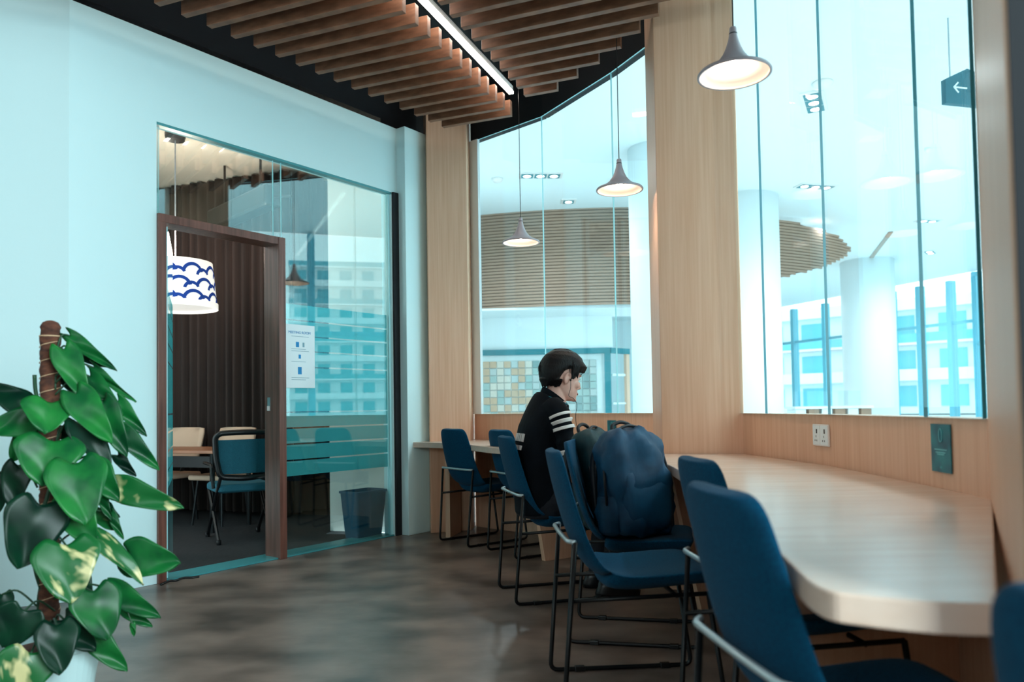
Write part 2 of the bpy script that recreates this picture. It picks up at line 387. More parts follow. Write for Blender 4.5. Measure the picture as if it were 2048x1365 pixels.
# curtain with folds
def curtain(name, A, Bq, z0, z1, folds, amp, label):
    A = Vector(A); Bq = Vector(Bq); d = Bq - A; n = Vector((d.y, -d.x)).normalized(); N = folds * 10; m = MB(); rows = []
    ph = [random.uniform(-.9, .9) for _ in range(folds + 2)]
    for z, k in ((z0, 1.1), (z0 + .8, .95), (z1 - .5, .85), (z1, .75)):
        fr = []
        for i in range(N + 1):
            t = i / N; o = amp * k * math.sin(2 * math.pi * (t * folds) + ph[int(t * folds)] * .5) + amp * .35 * math.sin(2 * math.pi * t * folds * .43 + 1)
            p = A + d * t + n * o; fr.append(Vector((p.x, p.y, z)))
        rows.append(fr)
    m.loft(rows, cap=False, closed=False)
    o = m.build(name, 'curtain', smooth=True); s = o.modifiers.new('thick', 'SOLIDIFY'); s.thickness = .004
    return tag(o, label, 'curtain')
curtain('curtain', (-4.55, 8.27), (-2.2, 7.44), .06, 3.48, 22, .045, 'dark brown pleated curtain behind the meeting table')
curtain('curtain', (-2.18, 7.47), (-1.45, 8.4), .06, 3.48, 8, .045, 'dark pleated curtain section behind the frosted glass above the bin')
# glazing: fixed panes, film bands, poster
gz = empty('window_3', (0, 0, 0), 0, 'meeting room glazing with a band of frosted film stripes', 'window', kind='structure')
DZ = 2.34
pane(W(S_L, -.03), W(-.905, -.03), DZ, 2.93, gz, mat='glass_meeting')
pane(W(-.90, -.03), W(-.04, -.03), DZ, 2.93, gz, mat='glass_meeting')
pane(W(-.04, -.03), W(.03, -.03), DZ, 2.93, gz, mat='glass_meeting')
pane(W(.03, -.03), W(1.10, -.03), .012, 2.93, gz, mat='glass_meeting')
bands = [(1.757, 1.87), (1.64, 1.745), (1.525, 1.628), (1.405, 1.513), (1.065, 1.393), (.947, 1.053), (.827, .935), (.706, .815), (.585, .694)]
for z0, z1 in bands: MB().wall(W(.045, -.0405), W(1.09, -.0405), z0, z1, .001).build('frosted_band', 'film', gz)
MB().wall(W(1.10, -.05), W(1.13, -.05), .012, 2.93, -.03).build('edge_channel', 'seam', gz)
MB().wall(W(1.128, -.08), W(1.19, -.08), .0, 2.93, -.10).build('dark_jamb', 'black', gz)
MB().wall(W(S_L, -.05), W(1.13, -.05), 2.912, 2.9295, -.05).build('top_channel', 'threshold', gz)
# door frame and open glass leaf
dr = empty('door_1', (0, 0, 0), 0, 'walnut framed doorway with a glass leaf standing open inwards', 'door', kind='structure')
MB().wall(W(S_L, -.14), W(S_L + .055, -.14), 0, DZ, -.16).build('jamb', 'walnut', dr, bevel=.003)
MB().wall(W(-.035, -.155), W(.025, -.155), 0, DZ, -.18).build('jamb', 'walnut', dr, bevel=.003)
MB().wall(W(S_L, -.14), W(.025, -.14), DZ - .055, DZ, -.161).build('header', 'walnut', dr, bevel=.003)
H = Vector((-2.205, 4.80)); E2 = Vector((-2.548, 5.63))
lf = pane(H, E2, .02, DZ - .07, dr, 'glass_leaf', 'glass_meeting', seam='seam')
for z0, z1 in bands: MB().wall(H + (E2 - H) * .02, H + (E2 - H) * .985, z0, z1, .0015).build('frosted_band', 'film', lf)
p = E2; q = E2 - (E2 - H).normalized() * .12
MB().wall(q, p + (E2 - H).normalized() * .004, DZ - .12, DZ - .06, .03).build('pivot_clamp', 'steel', lf, bevel=.003)
MB().box(W(-.036, -.10, 1.12), (.006, .03, .10), math.atan2(.8, .6)).build('lock_plate', 'steel', dr)
MB().box(W(-.042, -.10, 1.09), (.012, .02, .035), math.atan2(.8, .6)).build('latch', 'white_gloss', dr, bevel=.002)
# poster taped on the glass
MW = Matrix(((UW.x, 0, NW.x, 0), (UW.y, 0, NW.y, 0), (0, 1, 0, 0), (0, 0, 0, 1)))   # text plane -> wall plane
def on_wall(s, d, z): M = MW.copy(); M.translation = W(s, d, z); return M
po = empty('wall_poster', W(.17, -.017, 1.24), 0, 'white meeting room notice taped to the glass beside the door', 'poster')
def pp(mb, name, mat): o = mb.build(name, mat, po); o.matrix_parent_inverse = po.matrix_world.inverted(); return o
po_inv = Matrix.Translation(-po.location)
def pw(s, d, z): return po_inv @ W(s, d, z)
MB().wall(pw(.035, -.017, 0), pw(.315, -.017, 0), 0, .475, -.0015).build('sheet', 'paper', po)
for k, (bx, bz, bw, bh) in enumerate([(.155, .325, .028, .04), (.21, .325, .016, .035), (.175, .235, .02, .03), (.175, .13, .034, .055)]):
    MB().wall(pw(bx - bw / 2, -.0165, 0), pw(bx + bw / 2, -.0165, 0), bz - bh / 2, bz + bh / 2, -.0022).build('icon', 'ink_blue' if k != 1 else 'ink_grey', po)
for k, bz in enumerate((.385, .29, .275, .195, .075, .06)):
    MB().wall(pw(.10, -.0165, 0), pw(.26 - .03 * (k % 2), -.0165, 0), bz, bz + .003, -.0018).build('text_line', 'ink_grey', po)
M = MW.copy(); M.translation = pw(.175, -.0145, 1.24 + .415) ; text_mesh('heading', 'MEETING ROOM', .027, 'ink_blue', M, po)

# bin
def at_D(px, py, D): return atY(px, py, D)
bq = empty('waste_bin', (-1.10, 6.12, .002), .65, 'blue square waste bin standing behind the glass', 'bin')
bq.location = (-1.27, 6.36, .002); bq.rotation_euler = (0, 0, .927)
m = MB(); rings = []
def rsq(hx, hy, z, r=.02, n=4):
    out = []
    for cx, cy, a0 in ((1, 1, 0), (-1, 1, 90), (-1, -1, 180), (1, -1, 270)):
        for k in range(n + 1):
            a = math.radians(a0 + 90 * k / n); out.append(Vector((cx * (hx - r) + r * math.cos(a), cy * (hy - r) + r * math.sin(a), z)))
    return out
m.loft([rsq(.135, .085, 0), rsq(.165, .112, .385), rsq(.157, .104, .385), rsq(.127, .077, .012)]); m.build('bin_body', 'bin', bq)
m = MB(); m.loft([rsq(.163, .11, .37), rsq(.173, .12, .372), rsq(.173, .12, .39), rsq(.155, .102, .39), rsq(.155, .102, .37)], cap=False); m.build('rim', 'bin', bq)
# meeting table
tb = empty('meeting_table', (-3.15, 7.10, .002), math.radians(-20), 'brown topped meeting table in front of the curtain', 'table')
MB().box((0, 0, .715), (1.5, .62, .03)).build('tabletop', 'table_wood', tb, bevel=.006)
for sx in (-.6, .6):
    for sy in (-.24, .24): MB().tube([(sx, sy, 0), (sx, sy, .70)], .022).build('leg', 'frame_black', tb)
MB().box((0, -.2, .62), (1.2, .02, .1)).build('modesty_rail', 'frame_black', tb)
# beige chairs beyond the table
def beige_chair(loc, rz, label):
    c_ = empty('meeting_chair', loc, rz, label, 'chair', 'beige chairs beyond the meeting table')
    m = MB(); rings = []
    for z, w, x in ((.52, .17, -.16), (.60, .19, -.18), (.75, .215, -.205), (.86, .225, -.225), (.905, .215, -.235), (.915, .15, -.238)):
        rings.append([Vector((x - .03 * (abs(u) ** 2) * -1, u * w, z)) for u in (-1, -.66, -.33, 0, .33, .66, 1)] + [Vector((x - .022 + .03 * (abs(u) ** 2), u * w, z)) for u in (1, .66, .33, 0, -.33, -.66, -1)])
    m.loft(rings); m.build('backrest', 'beige', c_, smooth=True)
    MB().box((.02, 0, .45), (.42, .42, .05)).build('seat', 'beige', c_, bevel=.02, seg=3)
    for sx in (-.16, .2):
        for sy in (-.18, .18): MB().tube([(sx * .8, sy * .8, .43), (sx, sy, 0)], .012).build('leg', 'frame_black', c_)
    MB().tube([(-.12, 0, .43), (-.18, 0, .56)], .02).build('back_post', 'frame_black', c_)
    return c_
beige_chair((-3.40, 7.47, .002), math.radians(-110), 'beige shell chair beyond the meeting table, partly behind the open glass door')
beige_chair((-2.80, 7.24, .002), math.radians(-112), 'beige shell chair beyond the meeting table, behind the teal mesh chair')
# teal mesh office chair
def mesh_chair(loc, rz, label):
    c_ = empty('office_chair', loc, rz, label, 'chair')
    MB().loft([[Vector((p.x * k, p.y * k, z)) for p in rsq(.235, .225, 0, .07)] for z, k in ((.405, .9), (.42, 1), (.455, 1), (.475, .92))]).build('seat', 'mesh_teal', c_, smooth=False, bevel=.01)
    rings = []
    for z, w, x in ((.56, .18, -.235), (.70, .205, -.25), (.84, .215, -.27)):
        rings.append([Vector((x + .025 * u * u, u * w, z)) for u in (-1, -.5, 0, .5, 1)] + [Vector((x - .008 + .025 * u * u, u * w, z)) for u in (1, .5, 0, -.5, -1)])
    MB().loft(rings).build('back_mesh', 'mesh_teal', c_, smooth=False)
    fr = [(-.222, -.19, .535), (-.232, -.225, .70), (-.255, -.235, .86), (-.275, -.20, .895), (-.285, 0, .90), (-.275, .20, .895), (-.255, .235, .86), (-.232, .225, .70), (-.222, .19, .535), (-.245, 0, .52), (-.222, -.19, .535)]
    MB().tube(fillet(fr, .05), .024, 8).build('back_frame', 'plastic_black', c_, smooth=True)
    for sy in (-.21, .21):
        MB().tube([(-.235, sy * .9, .54), (-.20, sy, .42), (.22, sy, .02)], .014).build('leg', 'plastic_black', c_)
        MB().tube([(.15, sy, .42), (-.26, sy, .02)], .014).build('leg', 'plastic_black', c_)
        MB().tube(fillet([(-.22, sy * 1.15, .45), (-.18, sy * 1.2, .64), (.12, sy * 1.2, .64)], .05), .014).build('armrest', 'plastic_black', c_)
        for sx in (-.26, .22): MB().lathe([(.001, -.02), (.018, -.02), (.02, 0), (.018, .02), (.001, .02)], (sx, sy, .021), 10).build('castor', 'plastic_black', c_)
    return c_
mesh_chair((-2.33, 6.38, .002), math.radians(122), 'teal mesh office chair with black frame just inside the doorway')
# cloud patterned drum lamp
LX = Vector((-2.90, 6.46))
dl = empty('drum_pendant_lamp', (LX.x, LX.y, 1.97), 0, 'white drum lampshade with blue cloud outlines in the meeting room', 'pendant lamp')
RB, RT, HS = .34, .30, .40
m = MB(); m.lathe([(RB, .0), (RB * .985, .05), (RT, HS), (RT - .004, HS), (RB - .006, 0)], n=48, cap=False); m.build('shade', 'shade_white', dl, smooth=True)
def arc_on_shade(mb, th0, z0, rad, a0, a1, wd_=.016):
    pts = []
    for k in range(17):
        a = math.radians(a0 + (a1 - a0) * k / 16); row = []
        for rr in (rad - wd_ / 2, rad + wd_ / 2):
            z = z0 + rr * math.sin(a); th = th0 + rr * math.cos(a) / .32
            z = max(.045, min(HS - .002, z)); R_ = RB + (RT - RB) * z / HS + .0025
            row.append(Vector((R_ * math.cos(th), R_ * math.sin(th), z)))
        pts.append(row)
    mb.loft(pts, cap=False, closed=False)
for k in range(9):
    th = 2 * math.pi * k / 9
    for lv, z0 in ((0, .265), (1, .145), (2, .035)):
        m = MB(); t2 = th + (.35 if lv == 1 else 0)
        arc_on_shade(m, t2, z0, .085, 15, 160, .028); arc_on_shade(m, t2 + .30, z0 - .015, .060, 25, 170, .026)
        m.build('cloud_outline', 'shade_blue', dl)
MB().lathe([(RB + .006, -.005), (RB + .006, .045), (RB, .045), (RB, -.005)], n=48, cap=False).build('bottom_band', 'shade_white', dl, smooth=True)
MB().lathe([(.001, .02), (RB - .01, .02), (RB - .01, .024), (.001, .024)], n=48).build('diffuser', 'shade_white', dl)
MB().tube([(0, 0, .024), (0, 0, 3.47 - 1.97)], .006).build('cord', 'lamp_grey', dl)
MB().lathe([(.075, 1.53 - .06), (.085, 1.53 - .03), (.085, 1.53)], n=20).build('ceiling_cup', 'lamp_black', dl)
pl = bpy.data.lights.new('drum_glow', 'POINT'); pl.energy = 34; pl.color = (1, .80, .66); pl.shadow_soft_size = .15
plo = bpy.data.objects.new('drum_glow', pl); COL.objects.link(plo); plo.location = (LX.x, LX.y, 2.5)
# long dark box added for a dark shape high in the meeting room glass
A = at_D(428, 442, 7.5); Bp = at_D(548, 414, 6.6)
hz = empty('high_dark_box', (0, 0, 0), 0, 'long dark box hanging high behind the meeting room glass', 'housing')
d = (Bp - A); d.z = 0; ln = d.length; rz = math.atan2(d.y, d.x); md = (A + Bp) / 2
MB().box((md.x, md.y, 2.99), (ln, .16, .20), rz).build('box', 'plastic_black', hz, bevel=.03, seg=3)
e1 = Bp; MB().tube([(e1.x + .0, e1.y, 2.97), (e1.x + .16, e1.y - .02, 2.97)], .014).build('bracket', 'plastic_black', hz)
for k in (.2, .8):
    p = A + (Bp - A) * k; MB().tube([(p.x, p.y, 3.08), (p.x, p.y, WALL_H - .004)], .012).build('rod', 'plastic_black', hz)

# ------------------------------------------------------------------ horn pendants
def horn_pendant(loc, label, outer, inner, k=1.0, group=None, top=CEIL, power=7, cat='pendant lamp'):
    t = empty('pendant_lamp', loc, 0, label, cat, group)
    prof = [(.130, .0), (.1305, .006), (.126, .012), (.105, .020), (.080, .033), (.058, .051), (.040, .074), (.028, .100), (.019, .128), (.0145, .150), (.013, .172), (.011, .176), (.002, .178)]
    inn = [(.002, .128), (.017, .118), (.030, .088), (.045, .060), (.070, .036), (.100, .017), (.118, .010), (.121, .003), (.122, .0)]
    MB().lathe([(r * k, z * k) for r, z in inn + prof], n=48, cap=False).build('shade', [outer, inner], t, smooth=True)
    me = t.children[0].data
    for i, p in enumerate(me.polygons): p.material_index = 1 if i // 48 < len(inn) - 1 else 0
    MB().tube([(0, 0, .176 * k), (0, 0, top - loc[2])], .0028, 6).build('cord', 'plastic_black', t)
    MB().lathe([(.0148 * k, .150 * k), (.0152 * k, .152 * k), (.0148 * k, .154 * k)], n=20, cap=False).build('collar', 'plastic_black', t)
    MB().ball((0, 0, .045 * k), .020 * k, 14, 10).build('bulb', 'bulb', t, smooth=True)
    l = bpy.data.lights.new('lamp_light', 'SPOT'); l.energy = power; l.color = (1, .78, .58); l.spot_size = math.radians(125); l.spot_blend = .9; l.shadow_soft_size = .03
    lo = bpy.data.objects.new('lamp_light', l); COL.objects.link(lo); lo.location = (loc[0], loc[1], loc[2] + .015)
    return t
PG = 'grey horn pendants over the desk'
horn_pendant((.886, 2.884, 2.35), 'grey horn pendant lamp in front of the broad wood pillar, nearest the desk corner', 'lamp_grey', 'lamp_inner', 1.08, PG)
horn_pendant((.667, 4.48, 2.366), 'grey horn pendant lamp hanging left of the broad wood pillar', 'lamp_grey', 'lamp_inner', 1.08, PG)
horn_pendant((.084, 5.61, 2.306), 'grey horn pendant lamp farthest away, above the seated person', 'lamp_grey', 'lamp_inner', 1.08, PG)

# ------------------------------------------------------------------ curved desk
k = .919
fr = [(-.86, 6.42), (-.60, 6.22), (-.33, 5.80), (-.16, 5.42), (.16, 4.95), (.50, 4.45), (.700, 4.02), (.740, 3.67), (.706, 3.098), (.628, 2.24), (.560, 1.75), (.502, 1.428), (.471, 1.225)]
fr = [v.to_2d() for v in smooth_curve([Vector((a, b_, 0)) for a, b_ in fr], 6)]
co = [(.471, 1.225), (.469, 1.17), (.478, 1.138), (.50, 1.12), (.54, 1.095), (.60, 1.068), (.672, 1.055)]
co = [v.to_2d() for v in smooth_curve([Vector((a, b_, 0)) for a, b_ in co], 3)][1:]
back = [(1.368, 2.155), (1.391, 2.52), (1.42, 3.36), (1.343, 3.98), (1.305, 4.18), (1.316, 4.265), (.868, 4.375), (.92, 4.945), (.965, 4.965), (.76, 5.395), (.284, 6.205), (-.343, 6.78), (-.372, 6.595), (-.72, 6.465), (-.80, 6.60)]
dk = empty('curved_desk', (0, 0, 0), 0, 'long light wood desk curving along both glass bays', 'desk')
MB().prism([tuple(v) for v in fr + co] + back, DESK - .046, DESK).build('worktop', 'wood_top', dk, bevel=.004)
def support(a_top, a_bot, bk, th=.04):
    a_top, a_bot, bk = Vector(a_top), Vector(a_bot), Vector(bk); d = (bk - a_top).normalized(); n = Vector((-d.y, d.x)) * th / 2
    m = MB(); v = []
    for s in (-1, 1):
        for p, z in ((a_top, DESK - .047), (a_bot, 0), (bk, 0), (bk, DESK - .047)): v.append((p.x + n.x * s, p.y + n.y * s, z))
    m.add(v, [(0, 1, 2, 3), (7, 6, 5, 4), (0, 4, 5, 1), (1, 5, 6, 2), (2, 6, 7, 3), (3, 7, 4, 0)]); return m.build('support_panel', 'wood', dk)
support((.80, 3.86), (.96, 3.95), (1.32, 4.03)); support((.66, 2.13), (.90, 2.22), (1.36, 2.36))
support((.95, 3.0), (1.0, 3.0), (1.405, 2.98), .03); support((.10, 5.15), (.2, 5.25), (.66, 5.52)); support((-.55, 6.25), (-.55, 6.25), (-.48, 6.52))

# ------------------------------------------------------------------ blue chairs
def shell_part(rows, name, parent, belly=.017):
    # rows: (x, z, nx, nz, halfwidth, dish)
    m = MB(); th = .017; U = [-1, -.93, -.7, -.35, 0, .35, .7, .93, 1]
    rings = []
    for x, z, nx, nz, hw, dish in rows:
        fr_ = []; bk_ = []
        for u in U:
            e = th * (1 - .85 * max(0, abs(u) - .85) / .15) ** 1.0
            off = dish * u * u
            fr_.append(Vector((x + nx * (e + off), u * hw, z + nz * (e + off)))); eb = e * belly / th; bk_.append(Vector((x + nx * (-eb + off), u * hw * (1 - .06 * (belly > .02)), z + nz * (-eb + off))))
        rings.append(fr_ + bk_[::-1])
    m.loft(rings); return m.build(name, 'chair_blue', parent, smooth=True, subsurf=1)
def make_chair():
    t = empty('desk_chair')
    prof = [(-.318, .905, .125), (-.317, .902, .150), (-.315, .885, .176), (-.31, .855, .19), (-.297, .79, .20), (-.275, .70, .21), (-.25, .61, .218), (-.222, .535, .222), (-.185, .475, .225), (-.135, .445, .226)]
    prof2 = [(-.150, .451, .226), (-.10, .437, .228), (-.03, .435, .229), (.08, .444, .229), (.17, .452, .227), (.22, .455, .222), (.243, .452, .21), (.25, .448, .19)]
    def rows(P, d0, d1):
        out = []
        for i, (x, z, hw) in enumerate(P):
            a = P[max(i - 1, 0)]; b_ = P[min(i + 1, len(P) - 1)]; tx, tz = b_[0] - a[0], b_[1] - a[1]; l = math.hypot(tx, tz)
            out.append((x, z, -tz / l, tx / l, hw, d0 + (d1 - d0) * i / (len(P) - 1)))
        return out
    shell_part(rows(prof, .012, .03), 'backrest', t)
    shell_part(rows(prof2, .03, .012), 'seat', t, .048)
    for s in (-1, 1):
        y = .20 * s
        path = fillet([(-.262, y * 1.09, .592), (-.31, y, .009), (.27, y, .009), (.215, y, .395)], .035)
        MB().tube(path, .009, 8).build('sled_leg', 'frame_black', t, smooth=True)
        MB().tube([(.215, y, .395), (-.282, y * 1.02, .385)], .008, 8).build('seat_rail', 'frame_black', t, smooth=True)
        for x in (-.19, .16): MB().box((x, y, .010), (.04, .026, .02)).build('floor_glide', 'plastic_black', t, bevel=.003)
    MB().tube([(.10, -.2, .390), (.10, .2, .390)], .008, 8).build('cross_bar', 'frame_black', t)
    arc = [(-.262, -.218, .592), (-.285, -.19, .592), (-.287, -.1, .592), (-.288, 0, .592), (-.287, .1, .592), (-.285, .19, .592), (-.262, .218, .592)]
    o = MB(); o.tube(fillet(arc, .03, 3), .0085, 8); o.build('back_bar', 'bracket_grey', t, smooth=True)
    return t
def copy_tree(o, parent=None):
    c_ = o.copy(); COL.objects.link(c_)
    if parent: c_.parent = parent
    for ch in list(o.children): copy_tree(ch, c_)
    return c_
def pose_chair(o, foot, a, label):
    a = math.radians(a); c_, s_ = math.cos(a), math.sin(a)
    o.location = (foot[0] + .31 * c_, foot[1] + .31 * s_, .0); o.rotation_euler = (0, 0, a)
    tag(o, label, 'chair', 'blue upholstered chairs along the desk'); return o
ch0 = make_chair()
CH = [((-.48, 5.92), 37, 'dark blue chair at the far left end of the curved desk'),
      ((-.10, 5.46), 30, 'dark blue chair second from the far left end, half behind the seated person'),
      ((-.048, 4.26), 14, 'blue upholstered chair that the person in the black jacket sits on'),
      ((.275, 3.62), -12, 'blue chair carrying the two backpacks'),
      ((.15, 2.86), 4, 'empty blue chair with black sled legs in front of the backpacks'),
      ((.55, 2.28), 6, 'blue chair pushed under the desk, mostly behind the nearest large chair'),
      ((.395, 1.47), 8, 'large bright blue chair nearest the camera at the curved desk corner'),
      ((.475, .545), 10, 'blue chair beside the end of the wood partition, only a sliver showing')]
for i, (ft, a, lab) in enumerate(CH): pose_chair(ch0 if i == 0 else copy_tree(ch0), ft, a, lab)

# ------------------------------------------------------------------ person
def remesh(o, vox, sm=4, fac=.5):
    r = o.modifiers.new('remesh', 'REMESH'); r.mode = 'VOXEL'; r.voxel_size = vox; r.use_smooth_shade = True
    s = o.modifiers.new('smooth', 'SMOOTH'); s.iterations = sm; s.factor = fac
    return o
PSN = empty('person', (.14, 4.27, 0), math.radians(12), 'person in a black striped track jacket with earphones sitting at the desk', 'person')
def ell(cx, hd, hw, z, n=20, p=2.3, cy=0):
    out = []
    for k in range(n):
        a = 2 * math.pi * k / n; c_, s_ = math.cos(a), math.sin(a)
        out.append(Vector((cx + hd * math.copysign(abs(c_) ** (2 / p), c_), cy + hw * math.copysign(abs(s_) ** (2 / p), s_), z)))
    return out
# head frame: yaw away from the camera, bowed a little
HC = Vector((.150, 0, 1.238)); HS_ = 1.08
HR = Matrix.Rotation(math.radians(9), 3, 'Z') @ Matrix.Rotation(math.radians(7), 3, 'Y')
def hp(x, y, z): return HC + HR @ (Vector((x, y, z)) * HS_)
body = MB()
sl = [(-.122, .066, .015, .022), (-.114, .084, .0, .038), (-.098, .090, -.02, .049), (-.08, .091, -.045, .056), (-.06, .092, -.062, .062), (-.04, .093, -.072, .067),
      (-.02, .092, -.080, .070), (-.002, .089, -.087, .073), (.018, .097, -.092, .076), (.045, .096, -.095, .077), (.07, .086, -.09, .072), (.092, .062, -.07, .056), (.104, .03, -.035, .03)]
rings = []
for z, fx, bx, hw in sl:
    cx, hd = (fx + bx) / 2, (fx - bx) / 2; r = []
    for k in range(28):
        a = 2 * math.pi * k / 28; c_, s_ = math.cos(a), math.sin(a); p = 2.25
        taper = 1 - .10 * max(0, c_) ** 2
        r.append(hp(cx + hd * math.copysign(abs(c_) ** (2 / p), c_), hw * taper * math.copysign(abs(s_) ** (2 / p), s_), z))
    rings.append(r)
body.loft(rings)
# nose
nr = []
for z, tipx, w in ((.004, .094, .009), (-.015, .104, .011), (-.032, .113, .014), (-.044, .119, .017), (-.052, .116, .018), (-.058, .100, .014)):
    nr.append([hp(.075, -w * 1.25, z), hp(tipx - .010, -w * .75, z), hp(tipx, 0, z), hp(tipx - .010, w * .75, z), hp(.075, w * 1.25, z)])
body.loft(nr)
body.ball(hp(.089, 0, -.075), (.010, .024, .006), R=HR); body.ball(hp(.087, 0, -.087), (.011, .022, .006), R=HR); body.ball(hp(.082, 0, -.112), (.014, .022, .013), R=HR)
for s in (-1, 1):
    body.ball(hp(.088, s * .033, .014), (.010, .022, .007), R=HR)            # brow ridge
    body.ball(hp(.066, s * .046, -.034), (.026, .020, .022), R=HR)           # cheek
    # ear
    ex = []
    for k in range(13):
        a = math.radians(-70 + 250 * k / 12); ex.append(hp(-.004 - .017 * math.cos(a) * 1.0 + .004, s * (.078 + .006 * math.sin(a)), -.012 + .030 * math.sin(a)))
    body.tube(ex, .0062, 8); body.ball(hp(-.004, s * .075, -.014), (.015, .007, .026), R=HR)
# neck and upper chest
body.tube([(.10, 0, 1.02), (.105, 0, 1.10), hp(-.028, 0, -.07), hp(-.02, 0, -.02)], [.085, .062, .056, .055], 18)
body.loft([ell(.05, .11, .16, .92), ell(.07, .10, .165, 1.03), ell(.095, .07, .10, 1.10)])
# arms and hands inside the sleeves
ARM = {}
for s in (-1, 1):
    sh, el, wr = Vector((.065, s * .165, 1.045)), Vector((.125, s * .232, .800)), Vector((.395, s * .14, .838))
    ARM[s] = (sh, el, wr)
    body.tube([sh, (sh + el) / 2, el, (el + wr) / 2, wr], [.045, .042, .036, .034, .026], 12)
    pc = wr + Vector((.055, -s * .012, -.006))
    body.loft([[wr + Vector((x, y + s * 0, z)) for y, z in ((-.026, -.016), (.026, -.016), (.026, .016), (-.026, .016))] if x == 0 else [pc + Vector((x, y, z)) for y, z in ((-.040, -.013), (.040, -.013), (.040, .013), (-.040, .013))] for x in (0, -.01, .04)])
    for i, (fy, ln_) in enumerate(((-.031, .062), (-.0105, .074), (.0105, .078), (.031, .070))):
        yy = fy * -s; b0 = pc + Vector((.034, yy, .0))
        body.tube([b0 - Vector((.03, 0, 0)), b0, b0 + Vector((ln_ * .45, yy * .12, .010)), b0 + Vector((ln_ * .8, yy * .15, .0)), b0 + Vector((ln_, yy * .15, -.014))], [.0092, .0095, .0088, .008, .0068], 8)
    tb_ = pc + Vector((-.022, s * -.035, 0))
    body.tube([tb_ + Vector((-.01, s * .02, 0)), tb_ + Vector((.02, s * -.018, -.004)), tb_ + Vector((.046, s * -.026, -.012))], [.012, .0105, .008], 8)
bo = body.build('body', 'skin', PSN); remesh(bo, .0045, 3)
# lips, eyes
MB().ball(hp(.0955, 0, -.0805), (.0045, .020, .0075), R=HR).build('lips', 'lips', PSN, smooth=True)
for s in (-1, 1):
    e_ = MB(); e_.ball(hp(.080, s * .031, -.001), .0125); eo = e_.build('eye', 'white_gloss', PSN, smooth=True)
    MB().ball(hp(.0905, s * .031, -.001), (.003, .006, .006), R=HR).build('iris', 'hair', eo, smooth=True)
    MB().tube([hp(.099, s * .012, .017), hp(.098, s * .030, .024), hp(.086, s * .050, .020)], [.003, .004, .0025], 6).build('eyebrow', 'hair', PSN, smooth=True)
# hair: cap lofted around the skull plus tufts
hm = MB(); rings = []
for z, fx, bx, hw in ((-.052, -.050, -.100, .050), (-.035, -.036, -.110, .068), (-.015, -.024, -.118, .080), (.005, -.012, -.124, .086), (.030, .010, -.127, .090), (.048, .062, -.127, .092), (.060, .104, -.125, .093), (.085, .112, -.118, .090), (.11, .100, -.102, .079), (.132, .072, -.075, .058), (.145, .035, -.04, .032), (.149, .01, -.012, .008)):
    cx, hd = (fx + bx) / 2, (fx - bx) / 2
    rings.append([hp(cx + hd * math.cos(2 * math.pi * k / 32), hw * math.copysign(abs(math.sin(2 * math.pi * k / 32)) ** .9, math.sin(2 * math.pi * k / 32)), z) for k in range(32)])
hm.loft(rings)
rr = random.Random(3)
for k in range(46):     # fringe and side tufts
    a = math.radians(-95 + 190 * k / 45); x0 = .02 + .095 * math.cos(a); y0 = .088 * math.sin(a)
    lo_ = .040 if abs(math.degrees(a)) < 50 else .022 - .03 * (abs(math.degrees(a)) > 70)
    hm.tube([hp(x0 * .75, y0 * .85, .10), hp(x0 + .012, y0 * 1.04, .06), hp(x0 + .006 + rr.uniform(-.004, .006), y0 * 1.02 + rr.uniform(-.006, .006), lo_ + rr.uniform(-.008, .008))], [.010, .009, .003], 6)
for s in (-1, 1):
    for k in range(6): hm.tube([hp(.022 + .006 * k, s * .086, .05), hp(.020 + .006 * k, s * .083, .02), hp(.018 + .005 * k, s * .078, -.018 + .009 * k)], [.008, .007, .003], 6)
for k in range(22):
    a = math.radians(110 + 140 * k / 21); hm.tube([hp(-.115 * abs(math.cos(a)) * 1.02 - .0, .08 * math.sin(a) * 1.15, -.02), hp(-.108 * abs(math.cos(a)) - .0, .07 * math.sin(a), -.042), hp(-.098 * abs(math.cos(a)) - .006, .06 * math.sin(a), -.060 + rr.uniform(-.008, .006))], [.009, .008, .003], 6)
for k in range(26):
    a = rr.uniform(0, 6.28); r_ = rr.uniform(0, .055); hm.tube([hp(r_ * math.cos(a) - .01, r_ * math.sin(a), .128), hp(r_ * 1.2 * math.cos(a), r_ * 1.2 * math.sin(a), .147 - r_ * .35), hp(r_ * 1.4 * math.cos(a) + .016, r_ * 1.4 * math.sin(a), .142 - r_ * .6)], [.008, .007, .003], 6)
for k in range(150):    # locks lying over the crown and sides
    a = rr.uniform(-math.pi, math.pi); el_ = rr.uniform(.25, 1.45); ce, se = math.cos(el_), math.sin(el_)
    q = lambda e_, g: (-.006 + .118 * g * math.cos(a) * math.cos(e_), .090 * g * math.sin(a) * math.cos(e_), .022 + .122 * g * math.sin(e_))
    fw_ = .010 * math.sin(el_)
    p0_, p1_, p2_ = q(el_ + .22, .97), q(el_, 1.02), q(el_ - .24, rr.uniform(1.0, 1.05))
    hm.tube([hp(*p0_), hp(p1_[0] + fw_, p1_[1], p1_[2]), hp(p2_[0] + fw_ * 2, p2_[1], p2_[2])], [.005, .0075, .002], 6)
remesh(hm.build('hair', 'hair', PSN), .0042, 1, .3)
hs = MB()
for k in range(420):
    a = rr.uniform(-math.pi, math.pi); el_ = rr.uniform(.05, 1.5)
    if abs(a) < .9 and el_ < .42: el_ = rr.uniform(.42, 1.5)
    q = lambda e_, g: hp(-.006 + .119 * g * math.cos(a + .1) * math.cos(e_), .091 * g * math.sin(a) * math.cos(e_), .022 + .125 * g * math.sin(e_))
    hs.tube([q(el_ + .25, .97), q(el_ + .05, 1.03), q(el_ - .2, rr.uniform(1.01, 1.07))], [.0015, .0028, .0006], 4)
tag(hs.build('hair_locks', 'hair', PSN), kind='stuff')
